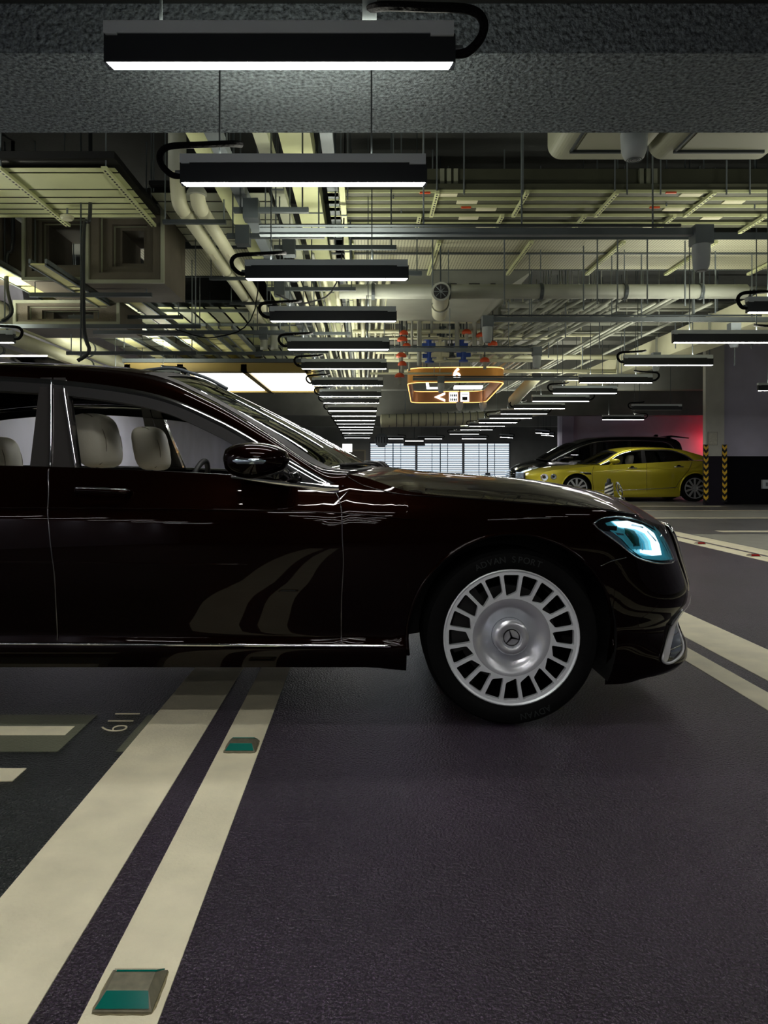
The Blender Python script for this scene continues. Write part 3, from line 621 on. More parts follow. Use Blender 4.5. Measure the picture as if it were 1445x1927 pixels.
for j in range(7):
    x0 = 1.8+j*.16; pipe([(x0+.9, 10.6, 3.6-.05*j), (x0, 13.5, 3.35-.05*j), (x0, 15.5, 3.35-.05*j)], .028, m_pipeg, f'{ORD[j]} slanting pipe right of the valve grid', 'slanting pipes')
t = thing('rod_field', 'field of thin hanger rods over the right lamps', 'support', (0, 0, 0))
rods(t, [(PX(1000+j*29+(j*37 % 17), 10+(j*3 % 5)), 10+(j*3 % 5)) for j in range(15)], 2.95, r=.010)
# big transverse beams and far duct
for j, (y, z, h) in enumerate([(10.0,4.05,.5),(15.9,3.75,.8),(22.0,3.35,.8),(28.0,3.0,1.2),(33.0,2.85,1.4)]):
    o = MB().box(-5.2, 13.9, y, y+.5, z, 4.6).build('ceiling_beam', m_wallg); tag(o, f'{ORD[j]} concrete beam crossing the ceiling beyond the rough one', 'beam', 'far ceiling beams')
t = thing('round_duct', 'pale round duct with slanted seams high before the louvre windows', 'duct', (0, 0, 0))
MB().tube([(.6, 27.0, 2.72), (4.5, 27.2, 2.84), (6.6, 27, 3.2)], .24, 16, True).build('duct_body', m_pipe, t, smooth=True)
for j in range(14): MB().lathe([(.238,-.012),(.25,-.012),(.25,.012),(.238,.012)], 16, (.9+j*.27, 27.03, 2.73+j*.009), 'x').build('seam', m_galvd, t)
rods(t, [(1.5, 27), (3.5, 27.1)], 2.95, r=.02)
t = thing('spiral_fan', 'round silver spiral end left above the louvre windows', 'fan', (.75, 32, 2.2)); MB().lathe([(0,-.05),(.3,0),(.3,.6),(0,.6)], 20, axis='y').build('drum', m_galv, t, angle=40)
for a in range(5): MB().tube([(-.25+a*.12, -.06, -.12), (-.25+a*.12, -.06, .14)], .02, 6).build('vane', m_black, t)
MB().tube([(0,.3,.28),(0,.3,2.4)], .015, 6).build('hanger_rod', m_galvd, t)
t = thing('exit_board', 'dark hanging box with a bright strip over the louvre windows', 'sign', (2.3, 34, 2.15)); MB().box(-.5, .5, -.05, .05, -.15, .2).build('box', m_blk, t); MB().box(-.42, .42, -.06, -.05, .06, .10).build('strip', m_pan, t)
MB().tube([(0, 0, .2), (0, 0, 2.4)], .015, 6).build('hanger_rod', m_galvd, t)
t = thing('small_sign', 'small glowing white square sign below the last centre lamp', 'sign', (-.8, 33.9, 1.95)); MB().box(-.22, .22, -.04, .04, -.22, .14).build('lit_face', m_pan, t); MB().tube([(0,0,.14),(0,0,2.65)], .01, 6).build('hanger_rod', m_galvd, t)

# ------------------------------------------------------------------ copper ring sign
t = thing('ring_sign', 'glowing copper ring sign with white 6 and arrow, hanging over the aisle', 'sign', (1.86, 14.8, 2.72), -.08)
m_cop = mat('brushed copper', (.80,.38,.10), .42, metal=.75)
m_cops = mat('satin copper', (.75,.36,.16), .45, metal=.6)
m_edge = mat('glowing edge strip', (1,.6,.2), .4, emit=(1,.55,.16), estr=2.6); m_sym = mat('lit white symbol', (1,1,1), .5, emit=(1,1,1), estr=3.0)
def rrect(x0, x1, y0, y1, r, sk=0., n=8):
    o = []
    for cx, cy, a0 in ((x1-r, y0+r, -pi/2), (x1-r, y1-r, 0), (x0+r, y1-r, pi/2), (x0+r, y0+r, pi)):
        for k in range(n+1): a = a0+k*pi/2/n; px, py = cx+r*cos(a), cy+r*sin(a); o.append((px+sk*(py-y0), py))
    return o
SK = 0.
def ring(off, z0, z1, name, m):
    o = rrect(-1.0-off, .97+off, 0-off, 4.7+off, .35, SK); i = rrect(-.96, .93, .04, 4.66, .33, SK)
    if 'strip' in name: i = rrect(-1.0-off+.012, .97+off-.012, .012-off, 4.7+off-.012, .345, SK)
    MB().prism([o, i], z0, z1, 'z').build(name, m, t, angle=50)
ring(0, .012, .29, 'copper_band', m_cop); ring(.004, .295, .31, 'upper_edge_strip', m_edge); ring(.003, .0, .012, 'lower_edge_strip', m_edge)
o = rrect(-.955, .925, .045, 4.655, .33, SK); i = rrect(-.93, .90, .07, 4.63, .31, SK)
MB().prism([o, i], .012, .29, 'z').build('inner_lining', m_cops, t, angle=50)
def text(s, size, loc, m, parent, name='lettering', ext=.006, off=0., rot=(pi/2, 0, 0)):
    c = bpy.data.curves.new(name, 'FONT'); c.body = s; c.size = size; c.extrude = ext; c.offset = off; c.align_x = 'CENTER'; c.align_y = 'CENTER'
    ob = bpy.data.objects.new(name, c); COL.objects.link(ob); dg_ = bpy.context.evaluated_depsgraph_get()
    me_ = bpy.data.meshes.new_from_object(ob.evaluated_get(dg_)); bpy.data.objects.remove(ob)
    n_ = bpy.data.objects.new(name, me_); COL.objects.link(n_); me_.materials.append(m); n_.location = loc; n_.rotation_euler = rot; n_.parent = parent; return n_
text('6', .31, (.0, -.012, .16), m_sym, t, 'digit', off=.008)
yb = 4.63; xb = 0.
MB().prism([[(xb-.38,.15),(xb-.10,.27),(xb-.10,.215),(xb-.27,.15),(xb-.10,.085),(xb-.10,.03)]], yb-.02, yb).build('arrow', m_sym, t)
for q, cx in enumerate((xb+.12, xb+.42)):
    MB().box(cx-.11, cx+.11, yb-.016, yb, .025, .275).build('pictogram_plate', m_sym, t)
    pc = MB()
    if q == 0:
        for r_ in range(2):
            for k_ in range(4): pc.prism([[(cx-.085+k_*.045,.20-r_*.11),(cx-.065+k_*.045,.245-r_*.11),(cx-.045+k_*.045,.20-r_*.11),(cx-.05+k_*.045,.15-r_*.11),(cx-.08+k_*.045,.15-r_*.11)]], yb-.022, yb-.016)
    else: pc.box(cx-.085, cx+.085, yb-.022, yb-.016, .21, .23).box(cx-.07, cx+.07, yb-.022, yb-.016, .06, .15).box(cx-.02, cx+.02, yb-.026, yb-.022, .05, .11)
    stuff(pc.build('pictogram', m_black, t))
# hidden near inner face carries slanted letters, seen through the ring
MB().prism([[(-.62,.14),(-.56,.14),(-.54,.04),(-.25,.04),(-.25,.0),(-.60,.0)]], 1.2, 1.23).build('letter_stroke', m_sym, t)
MB().box(.0, .62, 1.2, 1.6, .03, .07).build('inner_light', m_sym, t)
MB().tube([(-.6, .5, .3), (-.6, .5, 1.9)], .012, 6).build('hanger_rod', m_galvd, t); MB().tube([(.6, .5, .3), (.6, .5, 1.9)], .012, 6).build('hanger_rod', m_galvd, t)
MB().box(-.62, .62, .48, .52, .31, .34).build('carrier_bar', m_galvd, t)
for i_, (x_, lab) in enumerate([(2.45, 'small dome camera under the copper sign'), (3.05, 'short white sensor under the copper sign')]):
    s_ = thing('dome_camera' if i_ == 0 else 'ceiling_sensor', lab, 'sensor', (x_, 18.9, 2.56)); MB().lathe([(0,-.1),(.05,-.08),(.09,0),(.09,.12),(0,.12)], 16).build('shell', m_white, s_, smooth=True); MB().tube([(0,0,.12),(0,0,2.0)], .012, 6).build('stem', m_galvd, s_)
# striped bollard cone
t = thing('bollard', 'black and white striped delineator post before the yellow car', 'bollard', (5.83, 17.5, 0))
MB().lathe([(0,0),(.2,0),(.2,.04),(.13,.06),(.09,.62),(.05,.66),(.05,.70),(.03,.74),(0,.74)], 20).build('post', m_blk, t, angle=40)
m_ref = mat('white reflective band', (.8,.8,.75), .4)
for k in range(4):
    r = []
    for a in range(11):
        an = pi+a*pi/10; z = .22+k*.09+.13*(a/10.)
        q = .131-.0405*(z-.06)/.56; q2 = .131-.0405*(z+.05-.06)/.56
        r.append([((q+.005)*cos(an), (q+.005)*sin(an), z), ((q2+.005)*cos(an), (q2+.005)*sin(an), z+.045)])
    MB().grid(r).build('white_band', m_ref, t)
# red lamp that tints the wall behind the van
t = thing('red_marker_lamp', 'red lamp hidden behind the pillar, tinting the lilac wall', 'lamp', (13.56, 28.75, 1.9)); MB().lathe([(0,-.06),(.09,-.05),(.09,.05),(0,.06)], 16).build('lens', mat('red lens', (.8,.02,.02), .4, emit=(1,.02,.03), estr=6), t)
MB().tube([(0, 0, .05), (0, 0, 2.7)], .015, 6).build('stem', m_galvd, t)
d = bpy.data.lights.new('red_glow', 'POINT'); d.energy = 16; d.color = (1, .01, .03); d.shadow_soft_size = .1; o = bpy.data.objects.new('red_glow', d); COL.objects.link(o); o.parent = t; o.location = (0, -.15, 0)

for q_ in (l0, lamp_off):
    for ch in list(q_.children): bpy.data.objects.remove(ch)
    bpy.data.objects.remove(q_)
# ------------------------------------------------------------------ cars: nose towards +x, near side is -y
def sstep(a, b, x):
    t = max(0, min(1, (x-a)/(b-a))); return t*t*(3-2*t)
class Body:
    def __init__(s, P):
        s.P = P; s.path = []
        pts = spline(P['plan'], 14)
        xs = [p[0] for p in pts]
        for p in pts:
            s.path.append((p[0], max(0, p[1])))
        ex = []
        for xw in P['wheels']:
            for sg in (-1, 1):
                for e in (-.03, -.012, -.004, -.0008, .0008, .004, .012, .03): ex.append(xw+sg*(P['Ra']+e))
        def W(x):
            for a, b in zip(s.path[:-1], s.path[1:]):
                if a[0] <= x <= b[0] and b[0] > a[0]: return a[1]+(b[1]-a[1])*(x-a[0])/(b[0]-a[0])
            return 0
        s.path = sorted(s.path+[(x, W(x)) for x in ex], key=lambda p: p[0])
        q = [s.path[0]]
        for p in s.path[1:]:
            if p[0]-q[-1][0] > 1e-5: q.append(p)
        s.path = q
        s.nrm = []
        for i in range(len(q)):
            a = q[max(0, i-1)]; b = q[min(len(q)-1, i+1)]; tx, ty = b[0]-a[0], b[1]-a[1]; l = math.hypot(tx, ty); s.nrm.append((-ty/l, tx/l))
        s.nrm[0] = (-1, 0); s.nrm[-1] = (1, 0)
        s.cache = {}
    def d(s, x, z):
        P = s.P; f = sstep(*P['fblend'], x); r = 1-sstep(*P['rblend'], x); m = 1-f-r
        return f*interp(P['pf'], z)+r*interp(P['pr'], z)+m*interp(P['ps'], z)
    def zlow(s, x):
        P = s.P; z = interp(P['zlow'], x)
        for xw in P['wheels']:
            if abs(x-xw) < P['Ra']: z = max(z, P['zw']+sqrt(P['Ra']**2-(x-xw)**2))
        return z
    def pt(s, i, z):
        x, w_ = s.path[i]; n = s.nrm[i]; d = s.d(x, z)
        return (x-n[0]*d, max(0, w_-n[1]*d), z)
    def surf(s, x, z):              # half width of the body side at (x, z)
        best = None
        for i in range(len(s.path)-1, 0, -1):
            if s.path[i][0]-x > .5: continue
            a = s.pt(i, z); b = s.pt(i-1, z)
            if b[0] <= x <= a[0]:
                t = (x-b[0])/max(1e-9, a[0]-b[0]); return b[1]+(a[1]-b[1])*t
        return 0
def patch(B, poly, off, sp=.02, holes=()):
    """polygon in (x,z) laid on the body side, returned for the -y side"""
    v = [Vector(p) for p in poly]; n = len(v); e = [(i, (i+1) % n) for i in range(n)]
    # subdivide the border
    vv = []
    for i in range(n):
        a, b = v[i], v[(i+1) % n]; k = max(1, int((b-a).length/sp))
        for j in range(k): vv.append(a+(b-a)*j/k)
    n = len(vv); e = [(i, (i+1) % n) for i in range(n)]
    xs = [p.x for p in vv]; zs = [p.y for p in vv]
    def inside(x, z):
        c = False
        for i in range(n):
            a, b = vv[i], vv[(i+1) % n]
            if (a.y > z) != (b.y > z) and x < (b.x-a.x)*(z-a.y)/(b.y-a.y)+a.x: c = not c
        return c
    x = min(xs)+sp/2
    while x < max(xs):
        z = min(zs)+sp/2
        while z < max(zs):
            if inside(x, z) and min(math.hypot(p.x-x, p.y-z) for p in vv) > sp*.4: vv.append(Vector((x, z)))
            z += sp
        x += sp
    r = delaunay_2d_cdt(vv, e, [], 1, 1e-6)
    out = []
    for p in r[0]:
        w_ = B.surf(p.x, p.y); h = .01
        gx = (B.surf(p.x+h, p.y)-B.surf(p.x-h, p.y))/(2*h); gz = (B.surf(p.x, p.y+h)-B.surf(p.x, p.y-h))/(2*h)
        l = sqrt(1+min(9, gx*gx)+min(9, gz*gz)); gx = max(-3, min(3, gx)); gz = max(-3, min(3, gz))
        out.append((p.x-gx/l*off, -(w_+off/l), p.y-gz/l*off))
    return out, [tuple(f) for f in r[2]]
def build_sides(mb, name, mm, par, **k):
    out = []
    P_ = par if isinstance(par, tuple) else (par, par)
    for sg, pr in zip((-1, 1), P_):
        o = MB(); o.v = mb.v; o.f = [f for f in mb.f if sum(mb.v[i][1] for i in f)*sg > 0]
        used = sorted({i for f in o.f for i in f}); mp = {j: i for i, j in enumerate(used)}
        o.v = [mb.v[i] for i in used]; o.f = [tuple(mp[i] for i in f) for f in o.f]
        out.append(o.build(name, mm, pr, **k))
    return tuple(out)
def both(vf):
    m = MB(); m.add(*vf); m.add([(x, -y, z) for x, y, z in vf[0]], [f[::-1] for f in vf[1]]); return m
def bodyline(B, pts, off=.0, k=6):
    p = spline(pts, k) if len(pts) > 2 else pts
    return [(x, -(B.surf(x, z)+off), z) for x, z in p]
def mir(pts): return [(x, -y, z) for x, y, z in pts]

def wheel(parent, x, side, zc, R, rim, wy, M_, n=20, skew=.07, wdt=.24, far=False, inner=.60, label=None, hubr=.27):
    """wheel with its outer face at |y| = wy"""
    s = -1 if side < 0 else 1
    H = bpy.data.objects.new('wheel', None)
    def Y(h): return s*(wy-h)            # h = depth inwards
    tyr = MB(); pr = [(rim*.985, .018), (rim*1.02, .006), (rim*1.06, -.002+.006), (rim+(R-rim)*.45, -.004), (rim+(R-rim)*.8, .004), (R-.006, .022), (R, .045), (R, wdt-.045), (R-.01, wdt-.015), (rim*1.02, wdt), (rim*.96, wdt-.02), (rim*.96, .05), (rim*.985, .018)]
    tyr.lathe([(r, Y(h)) for r, h in pr], 64, (x, 0, zc), 'y')
    t = tyr.build('wheel', M_['tyre'], parent, angle=45)
    # rim lip, barrel
    MB().lathe([(rim*.955, Y(.012)), (rim*.985, Y(.004)), (rim*1.0, Y(.006)), (rim*1.0, Y(.03)), (rim*.955, Y(.03))], 64, (x, 0, zc), 'y').build('rim_lip', M_['rim'], t, angle=40)
    MB().lathe([(rim*.95, Y(.02)), (rim*.93, Y(.1)), (rim*.90, Y(.2)), (0, Y(.2))], 48, (x, 0, zc), 'y').build('barrel', M_['dark'], t, smooth=True)
    plate = MB(); da = 2*pi/n; y0, y1 = Y(.010), Y(.034)
    ri, ro = rim*inner, rim*.925; gap = M_.get('gap', .0068)
    for k in range(n):
        a0 = k*da+da*.5*0
        def pp(r, u): a = a0+u; return (x+r*cos(a), zc+r*sin(a))
        hw_o = da/2-gap/ro; hw_i = da/2-gap*.8/ri
        outer = [pp(rim*.965, -da/2+da*j/6) for j in range(7)]+[pp(rim*(inner-.03), da/2-da*j/4) for j in range(5)]
        c = [(ri+skew*rim*.0, -hw_i*.95), (ri-rim*.0+skew*rim, hw_i)]
        c = [(ro, -hw_o), (ro, hw_o), (ri, hw_i), (ri+skew*rim, -hw_i)]
        rr = []; f = .18
        for q in range(4):
            A = Vector(pp(*c[q-1])); Bv = Vector(pp(*c[q])); Cv = Vector(pp(*c[(q+1) % 4]))
            for tt in (0, .5, 1):
                p0 = Bv+(A-Bv)*f*.6; p2 = Bv+(Cv-Bv)*f*.6
                rr.append(tuple((1-tt)**2*p0+2*tt*(1-tt)*Bv+tt*tt*p2))
        plate.prism([outer, rr], y0, y1)
    plate.build('spoke_ring', M_['rim'], t)
    rh = rim*(inner-.028)
    MB().lathe([(rim*(inner+.0)-.0*rh, Y(.0101)), (rh, Y(.0100)), (rh*.95, Y(.0105)), (rh*.86, Y(.0135)), (rh*.74, Y(.022)), (rh*.62, Y(.035)), (rim*hubr*1.1, Y(.046)), (rim*hubr, Y(.050))], 72, (x, 0, zc), 'y').build('disc', M_['disc'], t, smooth=True)
    MB().lathe([(rim*hubr*.985, Y(.052)), (rim*hubr*.97, Y(.012)), (rim*hubr*.9, Y(.004)), (rim*hubr*.72, Y(.0)), (rim*.155, Y(.004)), (rim*.15, Y(.014)), (rim*.13, Y(.013)), (0, Y(.012))], 48, (x, 0, zc), 'y').build('hub_cap', M_['disc'], t, angle=60)
    if not far:
        e = MB(); r1 = rim*.122
        e.lathe([(r1-.0035, Y(.012)), (r1-.0025, Y(.0075)), (r1, Y(.0075)), (r1+.001, Y(.012))], 32, (x, 0, zc), 'y')
        for k in range(3):
            a = math.radians(107+120*k); b_ = a+pi/2
            p = lambda r, wv: (x+r*cos(a)+wv*cos(b_), zc+r*sin(a)+wv*sin(b_))
            l = [p(-.002, -.0045), p(r1, -.0008), p(r1, .0008), p(-.002, .0045)]
            e.prism([l], Y(.0075), Y(.0125))
        e.build('emblem', M_['badge'], t)
        e = MB()
        for k in range(20):   # wheel bolts, brake disc behind the openings
            pass
    MB().lathe([(rim*.2, Y(.1)), (rim*.72, Y(.1)), (rim*.72, Y(.13)), (rim*.2, Y(.13))], 40, (x, 0, zc), 'y').build('brake_disc', M_['brake'], t, angle=40)
    MB().prism([[(x+rim*.42*cos(a), zc+rim*.42*sin(a)) for a in [2.2+j*.18 for j in range(8)]]+[(x+rim*.86*cos(a), zc+rim*.86*sin(a)) for a in [3.46-j*.18 for j in range(8)]]], Y(.06), Y(.14)).build('brake_caliper', M_['brake'], t)
    return t

def build_car(root, P, M_):
    B = Body(P); NR = P.get('rows', 26)
    n = len(B.path); shell = MB(); rows = []
    for i in range(n):
        x = B.path[i][0]; zl, zt = B.zlow(x), interp(P['ztop'], x)
        if zl > zt-.01: zl = zt-.01
        col = []
        for k in range(NR+1):
            z = zl+(zt-zl)*k/NR; p = B.pt(i, z); col.append((p[0], -p[1], p[2]))
        rows.append(col)
    shell.grid(rows); shell.grid([mir(c) for c in rows])
    body = shell.build('body_shell', M_['paint'], root, angle=50)
    # inward returns at lower edges
    rt = MB()
    segs = [[]]
    for c in rows:
        if any(abs(c[0][0]-xw) < P['Ra']-.002 for xw in P['wheels']): segs.append([]) if segs[-1] else None
        else: segs[-1].append(c[0])
    for lo in [q for q in segs if len(q) > 1]:
      rt.grid([[p, (p[0], p[1]*.93 if abs(p[1]) > .3 else p[1], p[2]+.012), (p[0], p[1]*.86, p[2]+.06)] for p in lo]); rt.grid([mir([p, (p[0], p[1]*.93 if abs(p[1]) > .3 else p[1], p[2]+.012), (p[0], p[1]*.86, p[2]+.06)]) for p in lo])
    build_sides(rt, 'body_underlip', M_['black'], root)
    # decks: hood and boot
    def deck(x0, x1, name):
        g = []
        for i in range(n):
            p = rows[i][-1]
            if p[0] < x0-.02 or p[0] > x1+.02: continue
            zc_ = interp(P['zc'], p[0]); zt = p[2]; r = []
            for k in range(13):
                t = k/12; zz = zt+(zc_-zt)*sin(t*pi/2)**P.get('crown', .9) if k else zt
                r.append((p[0], p[1]*(1-t), zz))
            g.append(r)
        if len(g) < 2: return None
        m = MB(); m.grid(g); m.grid([mir(r) for r in g]); return m.build(name, M_['paint'], root, angle=40)
    hood = deck(P['hoodx'], 99, 'hood'); deck(-99, P['bootx'], 'boot_lid')
    # greenhouse
    W, C, O = P['W'], P['C'], P['O']
    gw = lambda z: P['gw'][0]-(z-P['gw'][1])*P['gw'][2]
    k = 8; Ws = spline(W, k); Cs = spline([(a[0], 0, a[1]) for a in C], k); Os = spline([(a[0], gw(a[1]), a[1]) for a in O], k)
    Ws = [(p[0], p[2], p[1]) for p in Ws]      # W given as (x, z, y)
    def cross(i, m=13):
        a, c = Ws[i], Cs[i]; r = []
        for j in range(m):
            t = j/(m-1); r.append((a[0]+(c[0]-a[0])*(1-(1-t)**2), -a[1]*(1-t), a[2]+(c[2]-a[2])*(sin(t*pi/2)**.85 if t else 0)))
        return r
    cr_ = [cross(i) for i in range(len(Ws))]
    g0, g1, g2 = [q*k for q in P['glassidx']]      # windscreen end, rear glass start, end
    def sheet(a, b, name, m, dz=0):
        q = MB(); rr = [[(x, y, z-dz) for x, y, z in r] for r in cr_[a:b+1]]; q.grid(rr); q.grid([mir(r) for r in rr]); return q.build(name, m, root, smooth=True)
    def roof_(a, b):
        if 'sunroof' not in P: return sheet(a, b, 'roof', M_['paint'])
        i0, i1 = P['sunroof']; q = MB(); jc = 5
        for rr in ([r[:jc+1] for r in cr_[a:b+1]], [r[jc:] for r in cr_[a:i0+1]], [r[jc:] for r in cr_[i1:b+1]]): q.grid(rr); q.grid([mir(r) for r in rr])
        s_ = MB(); rr = [[(x, y, z+.004) for x, y, z in r[jc:]] for r in cr_[i0:i1+1]]; s_.grid(rr); s_.grid([mir(r) for r in rr]); s_.build('sunroof_glass', M_['glass'], root, smooth=True)
        return q.build('roof', M_['paint'], root, smooth=True)
    sheet(0, g0, 'windscreen', M_['glass']); rf = roof_(g0, g1); sheet(g1, g2, 'rear_window', M_['tint'])
    fr = MB()
    fr.grid([[p for p in r[:2]] for r in [[(x, y-.001, z+.002) for x, y, z in q] for q in cr_[:g0+1]]]); fr.grid([mir(r[:2]) for r in [[(x, y-.001, z+.002) for x, y, z in q] for q in cr_[:g0+1]]])
    for rr in (cr_[0:2], cr_[g0-2:g0+1]):
        q = [[(x, y, z+.003) for x, y, z in r] for r in rr]; fr.grid(q); fr.grid([mir(r) for r in q])
    fr.build('windscreen_border', M_['black'], root, smooth=True)
    st = MB(); rr = []
    for i in range(len(Ws)):
        a = Vector((Ws[i][0], -Ws[i][1], Ws[i][2])); b = Vector((Os[i][0], -Os[i][1], Os[i][2])); r = []
        for j in range(7):
            t = j/6; p = b+(a-b)*t; bul = .018*sin(t*pi); r.append((p.x, p.y-bul*.8, p.z+bul*.6))
        rr.append(r)
    st.grid(rr); st.grid([mir(r) for r in rr]); build_sides(st, 'roof_pillar', M_['paint'], root, smooth=True)
    # offset curves below O
    def off(dd, dy):
        o = []
        for i in range(len(Os)):
            a = Os[max(0, i-1)]; b = Os[min(len(Os)-1, i+1)]; tx, tz = b[0]-a[0], b[2]-a[2]; l = math.hypot(tx, tz) or 1
            nx, nz = -tz/l, tx/l
            x, z = Os[i][0]+nx*dd, Os[i][2]+nz*dd
            zb = interp(P['belt'], x)
            z = max(z, zb); o.append((x, -(gw(z)+dy), z))
        return o
    c0, c1, c2 = off(0, .006), off(P.get('chw', .022), .009), off(P.get('chw', .022)+P.get('frw', .04), .0)
    m = MB(); m.grid([c0, [(a[0], a[1]-.006, a[2]) for a in off(P.get('chw', .022)*.5, .006)], c1]); m.grid([mir(c0), mir([(a[0], a[1]-.006, a[2]) for a in off(P.get('chw', .022)*.5, .006)]), mir(c1)]); build_sides(m, 'window_trim', M_['chrome'], root, smooth=True)
    m = MB(); inn = [(x, y+.05, z-.005) for x, y, z in c2]
    m.grid([c1, c2, inn]); m.grid([mir(c1), mir(c2), mir(inn)]); build_sides(m, 'window_frame', M_['black'], root)
    # header lining under the roof so that the cabin reads dark
    F = sorted([(p[0], p[2]) for p in c2]); Fk = [F[0]]
    for p in F[1:]:
        if p[0]-Fk[-1][0] > .01: Fk.append(p)
    zF = lambda x: interp(Fk, x)
    # belt rail
    bl = P['belt']; xs = [bl[0][0]+(bl[-1][0]-bl[0][0])*i/60 for i in range(61)]
    m = MB()
    r = [[(x, -(gw(interp(bl, x))+.010), interp(bl, x)+.002), (x, -(gw(interp(bl, x))+.016), interp(bl, x)-.006), (x, -(gw(interp(bl, x))+.012), interp(bl, x)-P.get('beltw', .018)), (x, -(gw(interp(bl, x))-.06), interp(bl, x)-.02)] for x in xs]
    r2 = [[(x, -(gw(interp(bl, x))-.06), interp(bl, x)+.0), q[0]] for x, q in zip(xs, r)]
    m.grid(r); m.grid([mir(q) for q in r]); build_sides(m, 'belt_trim', M_['chrome' if P.get('beltchrome') else 'trim'], root, smooth=True)
    m = MB(); m.grid(r2); m.grid([mir(q) for q in r2]); build_sides(m, 'belt_ledge', M_['black'], root)
    # panes
    for (x0t, x1t, x0b, x1b, mm) in P['panes']:
        for sg in (-1, 1):
            m = MB(); g = []
            for i in range(25):
                q = i/24; xb, xt = x0b+(x1b-x0b)*q, x0t+(x1t-x0t)*q; zb, zt = interp(bl, xb)-.01, max(zF(xt), interp(bl, xt)-.005)+.004
                g.append([(xb+(xt-xb)*j/6, sg*(gw(zb+(zt-zb)*j/6)-.022), zb+(zt-zb)*j/6) for j in range(7)])
            m.grid(g); m.build('side_window', M_[mm], root, smooth=True)
    # pillars
    for (b0, b1, t0, t1, mm) in P['pillars']:
        m = MB()
        for sg in (-1, 1):
            zb, zt = interp(bl, b0)-.012, zF(t0)+.075-.0; zt = min(zt, max(o[1] for o in O)-.004)
            v = [(b0, sg*(gw(zb)+.004), zb), (b1, sg*(gw(zb)+.004), zb), (t1, sg*(gw(zt)+.006), zt), (t0, sg*(gw(zt)+.006), zt)]
            v += [(x, y-sg*.05, z) for x, y, z in v]
            m.add(v, [(0,1,2,3),(4,5,6,7),(0,1,5,4),(1,2,6,5),(2,3,7,6),(3,0,4,7)])
        build_sides(m, 'door_pillar', M_[mm], root)
    # dark cabin tub, wheel wells, underbody
    xa, xb_ = P['cabin']; m = MB(); hw = P['plan'][len(P['plan'])//2][1]
    zf = P['zlow'][len(P['zlow'])//2][1]
    zt_ = interp(bl, (xa+xb_)/2)-.03
    m.box(xa, xb_, -hw*.86, hw*.86, zf+.03, zf+.08)
    for sg in (-1, 1): m.box(xa, xb_, min(sg*hw*.80, sg*hw*.88), max(sg*hw*.80, sg*hw*.88), zf+.05, interp(bl, xb_)-.02)
    m.box(xb_-.42, xb_-.06, -hw*.78, hw*.78, zf+.3, interp(bl, xb_)+.0)
    m.build('cabin_lining', M_['cabin'], root)
    m = MB()
    m.box(P['wheels'][0]+P['Ra'], P['wheels'][1]-P['Ra'], -hw*.88, hw*.88, zf+.0, zf+.05)
    m.build('underbody', M_['black'], root)
    for xw in P['wheels']:
        m = MB(); R_ = P['Ra']+.004; WA = [-.43+(pi+.59)*j/32 for j in range(33)]
        for sg in (-1, 1):
            ya, yb = sg*hw*.975, sg*hw*.62
            m.grid([[(xw+R_*cos(a), y, P['zw']+R_*sin(a)) for a in WA] for y in (ya*.985, yb)])
            c = [(xw+R_*cos(a), yb, P['zw']+R_*sin(a)) for a in WA]
            m.add([(xw, yb, P['zw'])]+c, [(0, i+1, i+2) for i in range(len(WA)-1)])
        build_sides(m, 'wheel_well', M_['black'], root)
        m = MB()
        arc = [(xw+(P['Ra']+.0)*cos(a), P['zw']+(P['Ra'])*sin(a)) for a in [j*pi/40 for j in range(-2, 43)]]
        a1 = [(x, -(B.surf(x, z)+.003), z) for x, z in arc]; m.tube(a1, P.get('lip', .007), 8); m.tube(mir(a1), P.get('lip', .007), 8)
        build_sides(m, 'arch_lip', M_['paint'], root, smooth=True)
    return B, dict(gw=gw, zF=zF, cr=cr_, hood=hood, roof=rf, body=body)

def seat(parent, x, y, z0, m, sc=1.0, tilt=.2):
    """z0 = height of the headrest bottom"""
    g = MB(); r = []
    for i in range(13):
        v = -pi/2+pi*i/12; row = []
        for j in range(20):
            u = 2*pi*j/20; ce = lambda a, e: math.copysign(abs(cos(a))**e, cos(a)); se = lambda a, e: math.copysign(abs(sin(a))**e, sin(a))
            X = .086*ce(v, .55)*ce(u, .6); Yy = .135*ce(v, .6)*se(u, .6); Z = .124*se(v, .55)
            if X < 0: X *= 1.0+.35*max(0, -Z/.12)*0
            X += .035*(1-(Z/.122)**2)*0+(-.022*(Z/.122)); row.append((x+X*sc-.02, y+Yy*sc, z0+.122*sc+Z*sc))
        r.append(row)
    g.grid(r, True); h = g.build('headrest', m, parent, smooth=True)
    for yy in (-.055, .055): MB().tube([(x, y+yy*sc, z0-.09*sc), (x, y+yy*sc, z0+.03)], .007, 8).build('headrest_post', MATS['chrome'], h)
    sm = MB()
    for q in (-1, 1):
        sm.tube([(x-.02+.075*sc*cos(a)+(-.022*sin(a))*sc, y+q*.104*sc, z0+.122*sc+.117*sc*sin(a)) for a in [-1.2+.2*j for j in range(15)]], .0022, 5)
    sm.build('seam', MATS['seam'], h)
    b = MB(); r = []
    for i in range(9):
        t = i/8; z = z0-.02-.62*sc*(1-t); hw_ = .25*sc*(1 if t < .75 else cos((t-.75)/.25*1.2)**.6 if t < 1 else .55); cx = x-.03+(1-t)*.16; th = .085*(1 if t < .9 else .55)
        r.append([(cx+th*math.copysign(abs(cos(u))**.6, cos(u)), y+hw_*math.copysign(abs(sin(u))**.6, sin(u)), z) for u in [2*pi*j/20 for j in range(20)]])
    b.grid(r, True); b.add(r[-1], [tuple(range(20))]); b.build('seat_back', m, parent, smooth=True)
    MB().box(x+.1, x+.62*sc, y-.25*sc, y+.25*sc, z0-.68*sc, z0-.52*sc).build('seat_cushion', m, parent)
